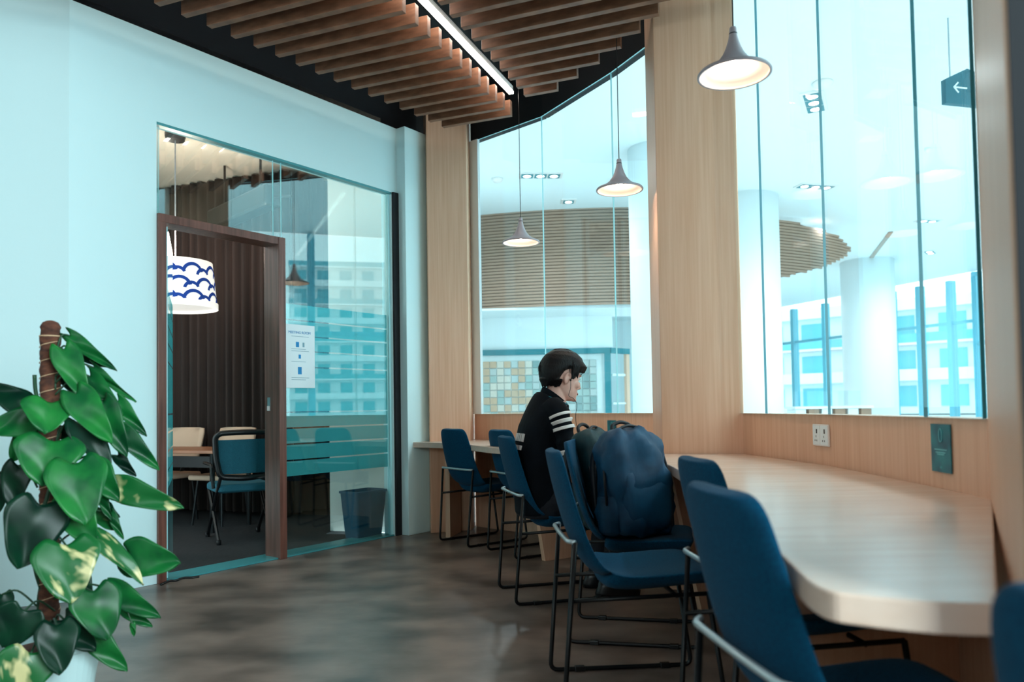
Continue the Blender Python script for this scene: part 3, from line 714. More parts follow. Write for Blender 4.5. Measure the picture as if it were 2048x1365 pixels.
# jacket
jk = MB()
TOR = [(.47, -.005, .125, .175), (.58, -.012, .122, .178), (.70, -.010, .122, .178), (.84, .0, .128, .192), (.96, .032, .133, .205), (1.04, .058, .122, .200), (1.075, .074, .100, .165), (1.095, .082, .075, .110)]
def tilted(cx, hd, hw, z, k): return [Vector((v.x, v.y, v.z - k * (v.x - cx))) for v in ell(cx, hd, hw, z, 28)]
jk.loft([ell(cx, hd, hw, z, 28) for z, cx, hd, hw in TOR[:-2]] + [tilted(.070, .106, .172, 1.075, .22), tilted(.080, .094, .130, 1.100, .42), tilted(.090, .084, .095, 1.112, .55)])
SLV = {}
for s in (-1, 1):
    sh, el, wr = ARM[s]
    path = smooth_curve([sh + Vector((-.01, -s * .03, .02)), sh + Vector((.005, s * .03, -.01)), (sh + el) / 2 + Vector((.0, s * .025, 0)), el + Vector((-.005, s * .01, -.01)), el + (wr - el) * .35, wr + (el - wr) * .06], 6)
    rad = [.066 - .030 * (i / (len(path) - 1)) + .006 * math.sin(i * 1.9) * (1 if i > 8 else 0) for i in range(len(path))]
    SLV[s] = (path, rad); jk.tube(path, rad, 16)
remesh(jk.build('jacket', 'jacket', PSN), .008, 4)
# stand-up collar
cr = []
for z, cx, hd, hw, lean in ((1.115, .090, .088, .105, 0), (1.15, .100, .080, .086, .0), (1.185, .110, .078, .079, .006), (1.192, .112, .074, .075, .006), (1.185, .110, .070, .071, .006), (1.13, .098, .068, .072, 0)):
    ring = []
    for k in range(28):
        a = 2 * math.pi * k / 28; c_, s_ = math.cos(a), math.sin(a)
        ring.append(Vector((cx + hd * c_, hw * s_, z - .115 * (c_ * .5 + .5) * (1 if z > 1.12 else .8) - .004)))
    cr.append(ring)
MB().loft(cr, cap=False).build('collar', 'jacket', PSN, smooth=True, subsurf=1)
# piping of small pale beads round the collar seam
m = MB(); m.tube([(.092 + .096 * math.cos(a), .112 * math.sin(a), 1.142 - .075 * (math.cos(a) * .5 + .5)) for a in [math.radians(186 + 6 * k) for k in range(22)]], .0055, 6)
tag(m.build('lanyard', 'notice', PSN, smooth=True), 'blue lanyard around the collar')
# white stripes wrapped over shoulder and upper arm
def sleeve_stripe(s, t0, t1, a0, a1):
    path, rad = SLV[s]; n = len(path) - 1; rows = []
    for i in range(4):
        t = (t0 + (t1 - t0) * i / 3) * n; j = min(int(t), n - 1); fr_ = t - j
        c_ = path[j].lerp(path[j + 1], fr_); d = (path[j + 1] - path[j]).normalized(); r = rad[j] + .006
        out = Vector((0, s, 0)); out = (out - d * out.dot(d)).normalized(); fw = d.cross(out)
        rows.append([c_ + (out * math.cos(a) + fw * math.sin(a)) * r for a in [math.radians(a0 + (a1 - a0) * q / 10) for q in range(11)]])
    o = MB().loft(rows, cap=False, closed=False).build('stripe', 'stripe', PSN, smooth=True)
    z = o.modifiers.new('thick', 'SOLIDIFY'); z.thickness = .004; z.offset = 1
for t in (.235, .29, .345): sleeve_stripe(-1, t, t + .028, -60, 70); sleeve_stripe(1, t, t + .028, -60, 70)
for t in (.52, .575, .63): sleeve_stripe(-1, t, t + .026, -60, 60); sleeve_stripe(1, t, t + .026, -60, 60)
# pale lettering block on the back
for z, h_ in ((.90, .045), (.845, .026)):
    for j in range(5):
        y = -.09 + j * .035
        cx = -.126 + (.028 if z > .88 else .012) * 1.0
        MB().box((cx - .012 + .6 * y * y, y, z), (.010, .026, h_), 0, M=Matrix.Rotation(math.radians(14), 3, 'Y')).build('back_lettering', 'stripe', PSN)
# trousers, shoes
tr = MB(); tr.loft([ell(.0, .125, .175, .455), ell(0, .12, .18, .52), ell(0, .115, .17, .62)])
for s in (-1, 1):
    tr.tube([(-.02, s * .09, .535), (.20, s * .11, .545), (.42, s * .12, .535), (.44, s * .12, .49), (.40, s * .12, .28), (.37, s * .12, .07)], [.085, .082, .066, .062, .055, .046], 14)
remesh(tr.build('trousers', 'jeans', PSN), .010, 4)
for s in (-1, 1):
    sh = [ell(.36 + .06, .13, .042, .004, 16, cy=s * .12), ell(.36 + .06, .135, .046, .03, 16, cy=s * .12), ell(.36 + .05, .11, .042, .06, 16, cy=s * .12), ell(.365, .055, .038, .095, 16, cy=s * .12)]
    MB().loft(sh).build('shoe', 'plastic_black', PSN, smooth=True)
# earphone bud and wire
yb = -.086
bud = MB().ball(hp(.012, yb, -.018), .006).build('earbud', 'plastic_black', PSN, smooth=True)
MB().tube(smooth_curve([hp(.013, yb, -.02), hp(.014, yb - .004, -.06), hp(.012, yb + .004, -.10), (.185, -.10, 1.115), (.205, -.105, 1.08), (.195, -.11, 1.02), (.20, -.10, .96)], 5), .0016, 5).build('earphone_wire', 'plastic_black', PSN)

# ------------------------------------------------------------------ backpacks
ctex = bpy.data.textures.new('cloth_creases', 'CLOUDS'); ctex.noise_scale = .11; ctex.noise_depth = 2
def crease(o):
    dsp = o.modifiers.new('creases', 'DISPLACE'); dsp.texture = ctex; dsp.strength = .045; dsp.mid_level = .5; dsp.texture_coords = 'LOCAL'
def backpack(name, loc, rz, tilt, mat, H_, Wd, Dp, label, extra=None):
    t = empty(name, loc, rz, label, 'backpack', 'backpacks on the chair')
    t.rotation_euler = (0, tilt, rz)
    def ring(z, k, dk, n=32, xo=0, sc=1, p=3.0):
        out = []
        for i in range(n):
            a = 2 * math.pi * i / n; c_, s_ = math.cos(a), math.sin(a)
            wob = 1 + .018 * math.sin(3 * a + z * 17) + .014 * math.sin(5 * a - z * 23)
            out.append(Vector((xo + Dp / 2 * dk * sc * wob * math.copysign(abs(c_) ** (2 / p), c_), Wd / 2 * k * sc * wob * math.copysign(abs(s_) ** (2 / p), s_), z)))
        return out
    prof = [(.0, .80, .80), (.015, .92, .95), (.06, 1.0, 1.06), (.16, 1.0, 1.08), (.26, .99, 1.0), (.34, .97, .93), (.40, .92, .84), (.435, .82, .68), (.455, .62, .46), (.462, .35, .22)]
    MB().loft([ring(z / .462 * H_, k, dk, xo=-.02 * (z / .462) ** 2) for z, k, dk in prof]).build('main_bag', mat, t, smooth=True, subsurf=1); crease(t.children[-1])
    # front pocket facing away from the chair back
    pk = []
    for z, k, dk in ((.02, .6, .3), (.04, .74, .62), (.12, .78, .74), (.20, .78, .66), (.26, .72, .42), (.275, .6, .2)):
        pk.append([v + Vector((Dp * .33, 0, 0)) for v in ring(z / .462 * H_, k, dk * .72)])
    MB().loft(pk).build('front_pocket', mat, t, smooth=True, subsurf=1); crease(t.children[-1])
    for s in (-1, 1):     # side pocket
        sp = []
        for z, k in ((.015, .7), (.03, .95), (.12, 1.0), (.17, .9), (.175, .8)):
            sp.append([Vector((.0 + Dp * .30 * k * math.cos(2 * math.pi * i / 20), s * Wd * .43 + .045 * k * math.sin(2 * math.pi * i / 20), z / .462 * H_)) for i in range(20)])
        MB().loft(sp).build('side_pocket', 'pack_dark' if mat == 'pack_green' else mat, t, smooth=True)
        st = smooth_curve([(-.06, s * Wd * .28, H_ * .93), (-Dp * .62, s * Wd * .30, H_ * .75), (-Dp * .64, s * Wd * .32, H_ * .4), (-Dp * .5, s * Wd * .38, H_ * .10)], 6)
        MB().tube(st, .014, 8).build('shoulder_strap', 'pack_dark', t, smooth=True)
    # zip line over the top from side to side
    zp = []
    for i in range(25):
        a = math.pi * i / 24; y = Wd * .535 * math.cos(a); zz = H_ * (.30 + .715 * math.sin(a) ** .55)
        zp.append((.035 - .03 * math.sin(a), y * (1.0 - .12 * max(0, zz / H_ - .75) / .25), zz))
    MB().tube(zp, .007, 6).build('zip', 'pack_dark', t, smooth=True)
    MB().tube(smooth_curve([(-.05, -.055, H_ * .965), (-.055, -.05, H_ * 1.03), (-.055, 0, H_ * 1.06), (-.055, .05, H_ * 1.03), (-.05, .055, H_ * .965)], 5), .009, 8).build('handle', 'pack_dark', t, smooth=True)
    MB().box((Dp * .30, -Wd * .36, H_ * .66), (.006, .012, .04)).build('zip_pull', 'steel', t)
    return t
backpack('backpack', (.475, 3.75, .475), math.radians(-34), math.radians(-10), 'pack_green', .49, .30, .21, 'dark green grey backpack leaning on the chair back beside the person')
backpack('backpack', (.565, 3.455, .475), math.radians(-60), math.radians(-6), 'pack_blue', .495, .35, .24, 'blue backpack with creased front standing on the chair, nearest the desk edge')

# ------------------------------------------------------------------ things on desk and apron
lp = empty('laptop', (.86, 4.62, DESK), math.radians(-52), 'thin dark laptop lying on the desk beside the wood pillar', 'laptop')
lp.location = (.70, 4.66, DESK)
MB().box((0, 0, .009), (.30, .21, .016)).build('base', 'plastic_black', lp, bevel=.004)
MB().box((0, 0, .019), (.30, .21, .004)).build('lid', 'lamp_grey', lp, bevel=.001)
ph = MB().box((0, 0, 0), (.15, .072, .009), M=Matrix.Rotation(math.radians(-12), 3, 'Y') @ Matrix.Rotation(math.radians(-30), 3, 'Z')).build('smartphone', 'lips', bevel=.003)
ph.location = (.66, 4.66, DESK + .045); tag(ph, 'dark pinkish phone propped on the closed laptop', 'phone')
pn_ = MB().tube([(-.06, 0, 0), (.055, 0, 0), (.062, 0, 0)], [.0045, .0045, .001], 8).build('pen', 'plastic_black', smooth=True); pn_.location = (.72, 4.44, DESK + .0046); pn_.rotation_euler = (0, 0, .2)
tag(pn_, 'short black pen lying on the desk by the backpack', 'pen')
def apron_frame(px, py, poly, off=.004):
    """point on the apron polyline seen at pixel column px, height from py; returns origin, tangent, normal into the room"""
    d = ray(px, py); best = None
    for i in range(len(poly) - 1):
        A_, B_ = poly[i], poly[i + 1]; e_ = B_ - A_; n = Vector((e_.y, -e_.x)).normalized()
        den = d.x * n.x + d.y * n.y
        if abs(den) < 1e-6: continue
        t = (A_.x * n.x + A_.y * n.y) / den; p = EYEP + d * t; u = (Vector((p.x, p.y)) - A_).dot(e_) / e_.dot(e_)
        if -.02 <= u <= 1.02: best = (p, e_.normalized(), n)
    p, tg, n = best
    if n.x * p.x + n.y * p.y > 0: n = -n
    return p + Vector((n.x, n.y, 0)) * off, tg, n
def plane_matrix(p, tg, n, flip=1):
    return Matrix(((tg.x * flip, 0, n.x, p.x), (tg.y * flip, 0, n.y, p.y), (0, 1, 0, p.z), (0, 0, 0, 1)))
def notice(px, py, poly, w_, h_, label, sub=True, off=.006):
    p, tg, n = apron_frame(px, py, poly, off); M = plane_matrix(p, tg, n)
    t = empty('notice_card', (0, 0, 0), 0, label, 'notice'); t.matrix_world = M
    MB().box((0, 0, 0), (w_, h_, .003)).build('card', 'notice', t)
    m = MB(); R1 = h_ * .14
    m.tube([(w_ * .02 + R1 * .45 * math.cos(a), h_ * .27 + R1 * math.sin(a), .003) for a in [2 * math.pi * k / 24 for k in range(25)]], .0012, 5); m.build('emblem', 'ink_pale', t)
    for k, (yy, ww) in enumerate(((-.03, .62), (-.09, .5), (-.13, .36))): MB().box((0, h_ * yy, .002), (w_ * ww, .003, .001)).build('text_line', 'ink_pale', t)
    text_mesh('small_print', 'ET', h_ * .055, 'ink_pale', Matrix.Translation((0, -h_ * .40, .002)), t)
    return t
notice(1886, 897, GRs, .125, .155, 'dark teal notice card on the wood apron right of the socket')
notice(1225, 862, [v for v in GL], .10, .15, 'dark teal notice card on the far wood apron behind the backpacks')
p, tg, n = apron_frame(1645, 871, GRs, .006)
so = empty('wall_socket', (0, 0, 0), 0, 'white double power socket plate on the wood apron', 'socket'); so.matrix_world = plane_matrix(p, tg, n)
MB().box((0, 0, 0), (.150, .100, .010)).build('plate', 'white_gloss', so, bevel=.003)
for s in (-1, 1):
    MB().box((s * .037, 0, .0056), (.066, .088, .002)).build('socket_face', 'white', so)
    MB().box((s * .037 + .006, .018, .007), (.010, .020, .001)).build('switch', 'plastic_black', so)
    for q in (-.009, .009): MB().box((s * .037 + q - .002, -.025, .007), (.004, .008, .001)).build('pin_slot', 'plastic_black', so)
    MB().box((s * .037, -.006, .007), (.003, .010, .001)).build('pin_slot', 'plastic_black', so)
cb = [atz(x, y, .006) for x, y in ((322, 1170), (338, 1163), (352, 1162), (366, 1157), (384, 1156), (398, 1154))]
tag(MB().tube(smooth_curve(cb, 4), .008, 6).build('floor_cable', 'plastic_black', smooth=True), 'short black cable on the floor at the doorway threshold', 'cable')

# ------------------------------------------------------------------ climbing plant on a moss pole
PD = 2.6
PX = atY(100, 900, PD).x
plant = empty('potted_plant', (PX, PD, 0), 0, 'climbing pothos on a brown coir pole in a pale pot', 'plant')
plo_ = Vector((PX, PD, 0))
MB().lathe([(.11, 0), (.12, .02), (.158, .27), (.163, .275), (.163, .29), (.150, .29), (.145, .25), (.001, .25)], n=40).build('pot', 'pot', plant, smooth=False)
MB().lathe([(.001, .251), (.146, .251), (.145, .262), (.06, .272), (.001, .272)], n=30).build('soil', 'coir', plant)
prof = []; rr = random.Random(5)
z = .26
while z < 1.375:
    k = (z - .26) / .055 % 1; prof.append((.0285 + .0045 * math.sin(math.pi * k) + rr.uniform(-.001, .001), z)); z += .0092
prof += [(.030, 1.379), (.024, 1.390), (.012, 1.396), (.001, 1.398)]
MB().lathe([(.001, .258)] + prof, n=24).build('moss_pole', 'coir', plant, smooth=True)
m = MB(); m.tube([(.0325 * math.cos(a), .0325 * math.sin(a), .40 + a / (2 * math.pi) * .0545) for a in [k * math.pi / 8 for k in range(int(17.2 * 16))]], .0014, 5); m.build('binding_string', 'string', plant)
MB().tube([(.033 * math.cos(a), .033 * math.sin(a), 1.342) for a in [k * math.pi / 8 for k in range(17)]], .0024, 6).build('binding_tie', 'string', plant)
vine = [(.03 * math.cos(k * .55), -.035 + .02 * math.sin(k * .55), .27 + k * .052) for k in range(19)]
MB().tube(smooth_curve(vine, 4), .0065, 6).build('vine', 'stem', plant, smooth=True)
vine2 = [(.035 * math.cos(2 + k * .5), .02 * math.sin(2 + k * .5), .27 + k * .05) for k in range(16)]
MB().tube(smooth_curve(vine2, 4), .006, 6).build('vine', 'stem', plant, smooth=True)
def leaf(b, t, wpx, mat, db=0, dt=0, fold=.22, droop=.10, spin=0.0, pet=True):
    D0 = PD + db; D1 = PD + dt
    Bp_ = atY(b[0], b[1], D0) - plo_; Tp = atY(t[0], t[1], D1) - plo_
    L = (Tp - Bp_); ln_ = L.length; ax = L.normalized(); wid = wpx * PD / F_PX
    view = (EYEP - (Bp_ + plo_)).normalized(); nrm = (view - ax * view.dot(ax)).normalized()
    nrm = Matrix.Rotation(spin, 3, ax) @ nrm; sd = ax.cross(nrm).normalized()
    NT, US = 10, (-1, -.62, -.28, 0, .28, .62, 1); v = []; fcs = []
    for i in range(NT + 1):
        tt = i / NT
        hw = wid / 2 * (min(1, (tt + .05) / .30) ** .55) * (max(0, 1 - tt) ** .62) * 1.22 * (1 - .12 * math.sin(3.2 * tt))
        for u in US:
            al = tt * ln_ - .20 * ln_ * abs(u) ** 1.4 * (1 - tt) ** 2.5
            lift = fold * abs(u) * hw - droop * ln_ * (tt ** 1.8 - .55 * tt) + .006 * math.sin(7 * tt + 3 * u)
            v.append(Bp_ + ax * al + sd * (u * hw) + nrm * lift)
    n = len(US)
    for i in range(NT):
        for j in range(n - 1): fcs.append((i * n + j, i * n + j + 1, (i + 1) * n + j + 1, (i + 1) * n + j))
    o = MB().add(v, fcs).build('leaf', mat, plant, smooth=True, subsurf=1)
    z_ = o.modifiers.new('thick', 'SOLIDIFY'); z_.thickness = .0011
    if pet:
        zz = min(1.32, max(.33, Bp_.z + rr.uniform(-.10, -.02))); root = Vector((math.copysign(.03, Bp_.x), -.02, zz)); mid = (root + Bp_) / 2 + Vector((0, -.01, .035))
        q_ = MB().tube(smooth_curve([root, mid, Bp_], 5), .0034, 6).build('petiole', 'stem', o, smooth=True)
    return o
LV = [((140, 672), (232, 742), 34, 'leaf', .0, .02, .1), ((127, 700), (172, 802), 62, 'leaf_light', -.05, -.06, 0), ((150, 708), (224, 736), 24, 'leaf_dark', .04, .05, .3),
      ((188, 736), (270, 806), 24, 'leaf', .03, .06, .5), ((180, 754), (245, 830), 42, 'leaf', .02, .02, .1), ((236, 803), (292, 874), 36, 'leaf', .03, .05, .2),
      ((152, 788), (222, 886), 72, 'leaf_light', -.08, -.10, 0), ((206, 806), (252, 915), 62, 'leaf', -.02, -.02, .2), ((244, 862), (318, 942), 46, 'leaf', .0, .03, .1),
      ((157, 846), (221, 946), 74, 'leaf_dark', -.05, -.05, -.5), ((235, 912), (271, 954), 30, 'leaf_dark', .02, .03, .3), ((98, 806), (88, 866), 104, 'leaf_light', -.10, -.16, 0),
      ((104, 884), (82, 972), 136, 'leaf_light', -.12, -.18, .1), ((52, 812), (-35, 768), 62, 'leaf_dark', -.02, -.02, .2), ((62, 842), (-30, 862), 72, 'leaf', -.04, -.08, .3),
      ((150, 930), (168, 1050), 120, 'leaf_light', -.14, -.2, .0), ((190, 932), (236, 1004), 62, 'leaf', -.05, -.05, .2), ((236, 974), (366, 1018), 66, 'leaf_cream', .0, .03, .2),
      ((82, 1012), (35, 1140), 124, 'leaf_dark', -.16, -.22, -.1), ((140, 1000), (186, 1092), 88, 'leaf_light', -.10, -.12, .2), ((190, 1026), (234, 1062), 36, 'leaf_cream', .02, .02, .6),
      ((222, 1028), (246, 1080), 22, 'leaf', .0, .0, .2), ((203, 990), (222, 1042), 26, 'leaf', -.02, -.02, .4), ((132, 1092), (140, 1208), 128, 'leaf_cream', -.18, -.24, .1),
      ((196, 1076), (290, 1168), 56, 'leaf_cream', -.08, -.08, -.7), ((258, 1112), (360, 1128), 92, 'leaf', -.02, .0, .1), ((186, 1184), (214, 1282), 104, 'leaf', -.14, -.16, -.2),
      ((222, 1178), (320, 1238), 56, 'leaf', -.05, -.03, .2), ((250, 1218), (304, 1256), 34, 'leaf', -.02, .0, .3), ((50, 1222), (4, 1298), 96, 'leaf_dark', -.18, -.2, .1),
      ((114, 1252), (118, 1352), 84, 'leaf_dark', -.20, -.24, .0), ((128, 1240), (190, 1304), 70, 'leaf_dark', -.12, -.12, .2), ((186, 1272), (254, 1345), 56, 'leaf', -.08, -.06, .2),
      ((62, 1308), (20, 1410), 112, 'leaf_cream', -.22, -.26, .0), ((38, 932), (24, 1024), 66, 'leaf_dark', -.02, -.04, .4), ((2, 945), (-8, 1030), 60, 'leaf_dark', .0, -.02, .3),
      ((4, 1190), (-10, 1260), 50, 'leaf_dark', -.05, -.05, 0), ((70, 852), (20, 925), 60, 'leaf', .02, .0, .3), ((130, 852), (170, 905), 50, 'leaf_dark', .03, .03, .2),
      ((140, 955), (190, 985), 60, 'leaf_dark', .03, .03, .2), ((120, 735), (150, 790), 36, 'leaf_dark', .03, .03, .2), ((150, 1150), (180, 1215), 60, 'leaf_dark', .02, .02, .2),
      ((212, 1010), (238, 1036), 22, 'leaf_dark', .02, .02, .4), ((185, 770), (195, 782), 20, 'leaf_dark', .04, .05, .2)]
for b_, t_, w_, mt, db, dt, sp in LV: leaf(b_, t_, w_, mt, db, dt, spin=sp)
leaf((265, 1248), (268, 1274), 13, 'leaf_light', -.05, -.05, pet=False)
MB().tube([atY(256, 1226, PD - .05) - plo_, atY(265, 1249, PD - .05) - plo_], .0012, 5).build('tendril', 'stem', plant)

# ------------------------------------------------------------------ atrium beyond the curved glass
AC = 5.2
room_out = [(-.35, 6.95), (.37, 6.32), (.86, 5.47), (1.05, 5.03), (1.42, 4.85), (1.42, 4.2), (1.52, 3.36), (1.47, 2.2), (1.75, 2.0), (2.4, 1.2), (2.4, -4)]
struct(MB().prism([(-1.1, 8.7)] + room_out + [(10.2, -4), (10.6, 10), (14.86, 23.8), (9.9, 36.5), (-1.1, 36.5)], -.1, -.002).build('floor_atrium', 'atrium_floor'), 'pale floor of the hall beyond the glass', 'floor')
struct(MB().prism([(-1.1, 8.7), (-.35, 7.05), (.4, 6.4), (.95, 5.5), (1.5, 4.9), (1.5, 2.2), (2.45, 1.2), (2.45, -4), (10.3, -4), (10.7, 10), (14.96, 23.8), (10, 36.5), (-1.1, 36.5)], AC, AC + .15).build('ceiling_atrium', 'white'), 'white ceiling of the hall beyond the glass', 'ceiling')
struct(MB().prism([(-1.05, 36.5), (-1.05, 8.7), (-.36, 6.95), (-.46, 6.9), (-1.15, 8.65), (-1.15, 36.5)], 0, AC).build('wall_atrium_left', 'white'), 'white side wall of the hall beyond the glass', 'wall')
struct(MB().wall((9.9, 36.5), (-1.1, 36.5), 0, AC, -.1).build('wall_atrium_far', 'white'), 'white far wall of the hall beyond the glass', 'wall')
struct(MB().prism([(-.35, 7.0), (.4, 6.42), (.95, 5.52), (1.5, 4.9), (1.55, 2.2), (2.45, 1.2), (2.45, -4), (2.35, -4), (2.35, 1.1), (1.45, 2.1), (1.4, 4.8), (.9, 5.42), (.35, 6.3), (-.4, 6.9)], CEIL, AC).build('wall_upper', 'white'), 'white band of wall above the reading room roof', 'wall')
# window walls
WW = [(10.2, -4), (10.6, 10), (14.86, 23.8), (9.9, 36.5)]
def window_wall(name, A_, B_, n, label, zt, bar, ts=None):
    A_, B_ = Vector(A_), Vector(B_); t = empty(name, (0, 0, 0), 0, label, 'window', kind='structure'); d = B_ - A_
    ts = ts or [i / n for i in range(n + 1)]
    for u in ts:
        p = A_ + d * u; MB().box((p.x, p.y, zt / 2), (.28, .16, zt), math.atan2(d.y, d.x) + math.pi / 2).build('mullion', 'mullion', t)
    for z in bar: MB().wall(A_, B_, z, z + .10, .08).build('transom', 'mullion', t)
    for i in range(len(ts) - 1): pane(A_ + d * ts[i], A_ + d * ts[i + 1], .05, zt, t, t=.012, g=.09)
    return t
window_wall('window_4', WW[0], WW[1], 7, 'tall window wall of the hall, out of sight to the right', 5.15, (2.8,))
window_wall('window_5', WW[1], WW[2], 7, 'tall window wall of the hall hidden behind the right partition', 5.15, (2.8,))
L2 = (Vector(WW[3]) - Vector(WW[2])).length
def t_on(px):
    r_ = (px - 1024) / F_PX; A_ = Vector(WW[2]); d = (Vector(WW[3]) - A_).normalized(); return (A_.x - r_ * A_.y) / (r_ * d.y - d.x) / L2
window_wall('window_6', WW[2], WW[3], 0, 'far window wall with blue mullions beyond the hall column', 5.0, (3.55,), [0.0, t_on(1908), t_on(1846), t_on(1790), t_on(1655), t_on(1592), t_on(1530), t_on(1470), 1.0])
# columns
def column(px, D, r, zt, label):
    p = atY(px, 800, D); t = MB().lathe([(r, 0), (r, zt * .5), (r, zt)], (p.x, p.y, 0), 40).build('column', 'white', smooth=False)
    for q in t.data.polygons: q.use_smooth = abs(q.normal.z) < .3
    return struct(t, label, 'column')
column(1742, 22, .73, AC, 'wide white round column between the far windows')
column(1500, 15, .64, AC, 'white round column right behind the broad wood pillar')
column(1325, 12, .47, AC, 'pale round column at the right side of the far glass bay')
# louvred drum
dc = Vector((2.2, 24.5)); DR = 9.0
lv = empty('louvre_drum', (0, 0, 0), 0, 'curved brown louvre band under the hall ceiling', 'louvre')
def drum(th, r): return Vector((dc.x + r * math.sin(th), dc.y - r * math.cos(th)))
def lens_ok(px, y): return px < 1703 - 138 * ((y - 500) / 59) ** 2
backrow = []
for i in range(31):
    z = 3.17 + i * .0665; pts = []
    th = -.365
    while th < .95:
        p = drum(th, DR); q = proj((p.x, p.y, z))
        if not lens_ok(q[0], q[1]) and q[0] > 1290: break
        pts.append(p); th += .02
    if len(pts) < 3: continue
    ribbon(pts, .04, z, z + .05, MB()).build('louvre_slat', 'louver', lv)
    backrow.append([Vector((v.x, v.y, z + .03)) for v in [drum(-.365 + (th + .365 - .02) / 30 * k, DR - .06) for k in range(31)]])
m = MB(); m.loft(backrow, cap=False, closed=False); m.build('backing', 'louver_back', lv, smooth=True)
# bulkhead under the louvre and the tiled shop front
struct(MB().wall((-1.04, 17.22), (2.30, 17.0), 2.38, 3.16, .12).build('wall_shop', 'white'), 'white bulkhead above the tiled display wall', 'wall')
struct(MB().prism([(-1.04, 15.85), (.3, 15.75), (3.5, 15.6), (5.2, 16.2), (5.2, 17.1), (-1.04, 17.34)], 3.12, 3.165).build('trim_8', 'white'), 'white soffit under the louvre band', 'soffit')
hd_ = empty('shop_frame', (0, 0, 0), 0, 'dark teal frame around the tiled display wall in the hall', 'frame')
pL = Vector((-1.04, 17.1)); pR = Vector((2.23, 16.95))
MB().wall(pL, pR, 2.26, 2.385, .1).build('head_beam', 'teal_dark', hd_)
MB().wall((2.10, 16.93), (2.24, 16.92), 0, 2.26, .1).build('post', 'teal_dark', hd_)
MB().wall((2.26, 16.95), (2.75, 17.4), 2.26, 2.385, .08).build('return_beam', 'teal_dark', hd_)
MB().wall((2.66, 17.35), (2.74, 17.42), 0, 2.26, .08).build('post', 'beige', hd_)
MB().wall((2.3, 17.1), (2.66, 17.4), 1.75, 1.80, .05).build('shelf', 'white', hd_)
MB().wall((2.3, 17.1), (2.66, 17.4), 1.1, 1.14, .05).build('shelf', 'white', hd_)
tw = empty('tile_display', (0, 0, 0), 0, 'display wall of small beige and grey green tiles in the hall', 'tile wall')
MB().wall((-.75, 17.16), (2.09, 17.03), .5, 2.25, .06).build('backing', 'grout', tw)
tile_me = {}
rt = random.Random(11)
for i in range(16):
    for j in range(8):
        kx = i / 16; a_ = Vector((-.66, 17.145)).lerp(Vector((1.93, 17.03)), kx)
        if i in (3, 4, 5): mt = rt.choice(('tile_c', 'tile_a', 'tile_c', 'tile_e'))
        elif i > 6: mt = rt.choice(('tile_b', 'tile_d', 'tile_e'))
        else: mt = rt.choice(('tile_a', 'tile_b', 'tile_e', 'tile_c'))
        if mt not in tile_me:
            q = MB().box((.075, 0, .075), (.150, .024, .150)).build('tile', mt, tw, bevel=.004, seg=1); tile_me[mt] = q
        else:
            q = tile_me[mt].copy(); COL.objects.link(q); q.parent = tw
        q.location = (a_.x, a_.y - .012, 2.115 - .166 * (j + 1) + .02); q.rotation_euler = (0, 0, math.atan2(-.115, 2.59))
# recessed ceiling lights
def recessed(px, py, n, rz, label):
    p = atz(px, py, AC); t = empty('recessed_light', (p.x, p.y, AC), rz, label, 'ceiling light', 'recessed spotlights in the hall ceiling')
    w_ = .24
    MB().box((0, 0, -.012), (w_ * n + .06, w_ + .06, .022)).build('frame', 'white_gloss', t)
    for k in range(n):
        x = (k - (n - 1) / 2) * w_
        MB().box((x, 0, -.026), (w_ - .03, w_ - .02, .006)).build('recess', 'teal_dark', t)
        MB().lathe([(.001, -.034), (.06, -.034), (.07, -.029)], (x, 0, 0), 16).build('lamp', 'downlight', t)
recessed(1081, 350, 3, .05, 'three lamp recessed spotlight seen through the far glass bay')
recessed(1628, 203, 3, 1.1, 'recessed spotlight beside the domed detector')
recessed(1631, 372, 3, .25, 'recessed spotlight above the louvre tip')
recessed(1856, 441, 2, .25, 'small recessed spotlight near the right partition, upper one')
recessed(1860, 504, 2, .9, 'small recessed spotlight near the right partition, lower one')
recessed(1137, 402, 1, 0, 'single recessed spotlight above the louvre in the far bay')
def detector(px, py, r, label):
    p = atz(px, py, AC); o = MB().lathe([(r, 0), (r, -.03), (r * .8, -.06), (r * .3, -.08), (.001, -.08)], n=24).build('smoke_detector', 'white_gloss', smooth=True)
    o.location = (p.x, p.y, AC); tag(o, label, 'detector', 'detectors on the hall ceiling')
detector(1645, 165, .13, 'white domed smoke detector beside a recessed light')
detector(995, 357, .10, 'small white smoke detector seen through the far bay')
detector(1855, 297, .05, 'tiny sprinkler head on the hall ceiling near the arrow sign')
A_ = atz(1786, 463, AC); B_ = atz(1743, 519, AC)
struct(MB().wall(A_, B_, AC - .03, AC - .002, .10).build('trim_9', 'louver'), 'narrow dark slot in the white hall ceiling', 'trim')
# arrow sign
sp_ = atY(1916, 178, 8.0)
sg = empty('hanging_sign', (sp_.x, sp_.y, sp_.z), math.radians(14), 'dark teal hanging sign with a white left arrow', 'sign')
prof = [(-.19, -.18), (.34, -.18), (.34, .16), (.10, .22), (-.19, .08)]
m = MB(); v = [(x, y, z) for y in (-.03, .03) for x, z in prof]; n_ = len(prof)
m.add(v, [tuple(range(n_)), tuple(range(2 * n_ - 1, n_ - 1, -1))] + [(i, i + n_, (i + 1) % n_ + n_, (i + 1) % n_) for i in range(n_)]); m.build('panel', 'sign', sg)
m = MB(); m.box((0, -.033, 0), (.17, .006, .016)); m.box((-.058, -.033, .026), (.085, .006, .016), M=Matrix.Rotation(math.radians(-45), 3, 'Y')); m.box((-.058, -.033, -.026), (.085, .006, .016), M=Matrix.Rotation(math.radians(45), 3, 'Y'))
tag(m.build('arrow', 'white', sg), 'white arrow pointing left')
for x in (-.1, .25): MB().tube([(x, 0, .1), (x, 0, AC - sp_.z)], .008).build('hanger', 'steel', sg)
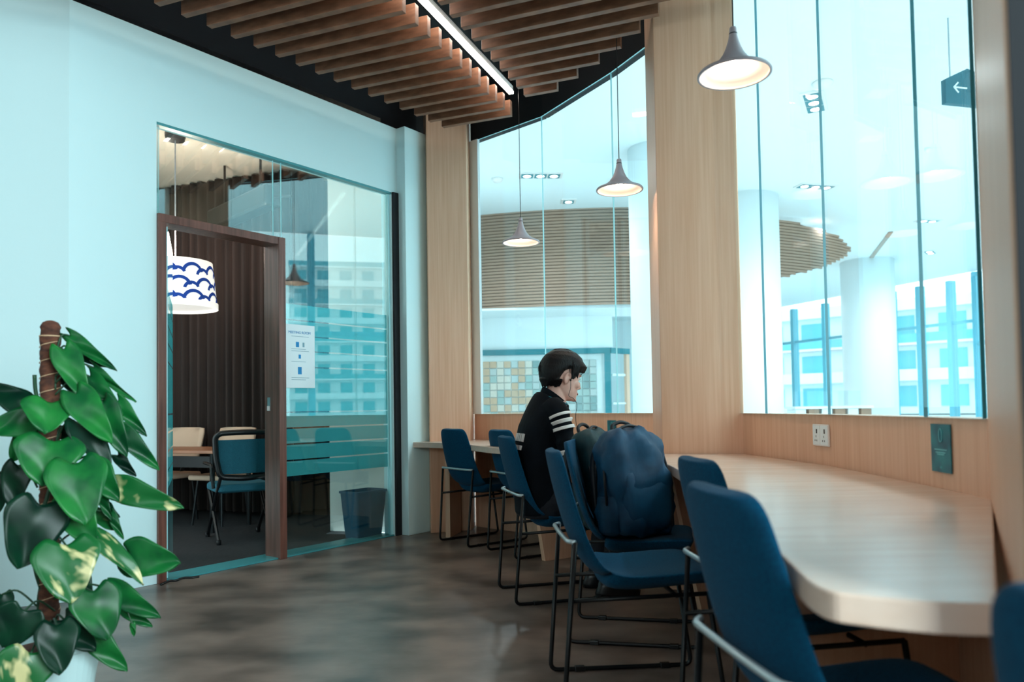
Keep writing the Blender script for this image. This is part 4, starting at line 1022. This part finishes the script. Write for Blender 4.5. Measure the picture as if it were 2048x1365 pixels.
# counters and glass guard in the hall
c0 = atY(1580, 830, 19); c1 = atY(1735, 830, 19)
cn = empty('display_counter', (0, 0, 0), 0, 'low white counter with glass top under the far windows', 'counter')
MB().box(((c0.x + c1.x) / 2, 19, .94), (c1.x - c0.x, .7, .06)).build('top', 'white', cn)
for k in range(6): MB().box((c0.x + (c1.x - c0.x) * (k + .5) / 6, 19, .45), (.25, .6, .9)).build('drawer_unit', 'louver' if k % 2 else 'white', cn)
MB().wall((c0.x, 18.7), (c1.x - .3, 18.7), .97, 1.35, .012).build('glass_guard', 'glass', cn)
# neighbouring buildings outside
struct(MB().prism([(10.3, -60), (170, -60), (170, 200), (-60, 200), (-60, 37), (9.9, 37), (15, 24), (10.8, 10)], -.3, -.12).build('ground', 'ground'), 'pale ground outside the hall windows', 'ground')
def building(A_, B_, nz, h, nw, label, wall, zb=0, pink=False):
    A_, B_ = Vector(A_), Vector(B_); d = B_ - A_; t = empty('apartment_building', (A_.x, A_.y, 0), 0, label, 'building'); B_ = B_ - A_; A_ = Vector((0, 0)); n = Vector((d.y, -d.x)).normalized()
    if n.dot(-Vector(t.location[:2])) < 0: n = -n
    MB().wall(A_, B_, 0, nz * h, -6 if Vector((-d.y, d.x)).dot(n) > 0 else 6).build('facade', wall, t)
    for k in range(nz):
        a2, b2 = A_ + n * .9, B_ + n * .9
        MB().prism([A_, B_, b2, a2], k * h + h * .93, k * h + h).build('balcony_slab', 'facade_pink' if pink and k % 3 == 1 else 'white', t)
        MB().prism([b2, a2, a2 - n * .1, b2 - n * .1], k * h + h, k * h + h * 1.25).build('balcony_rail', 'window_teal' if k % 2 else 'white', t)
        for j in range(nw):
            p = A_ + d * ((j + .5) / nw) + n * .02; o = MB().box((p.x, p.y, k * h + h * .5), (d.length / nw * .52, .12, h * .58), math.atan2(d.y, d.x)).build('window', 'window_teal', t)
    return t
building((120, 5), (118, 34), 8, 3.1, 8, 'white apartment block with teal balconies far outside, mirrored in the meeting room glass', 'facade')
building((46, 52), (24, 74), 3, 3.0, 8, 'pale low building outside the far hall windows', 'facade', pink=True)
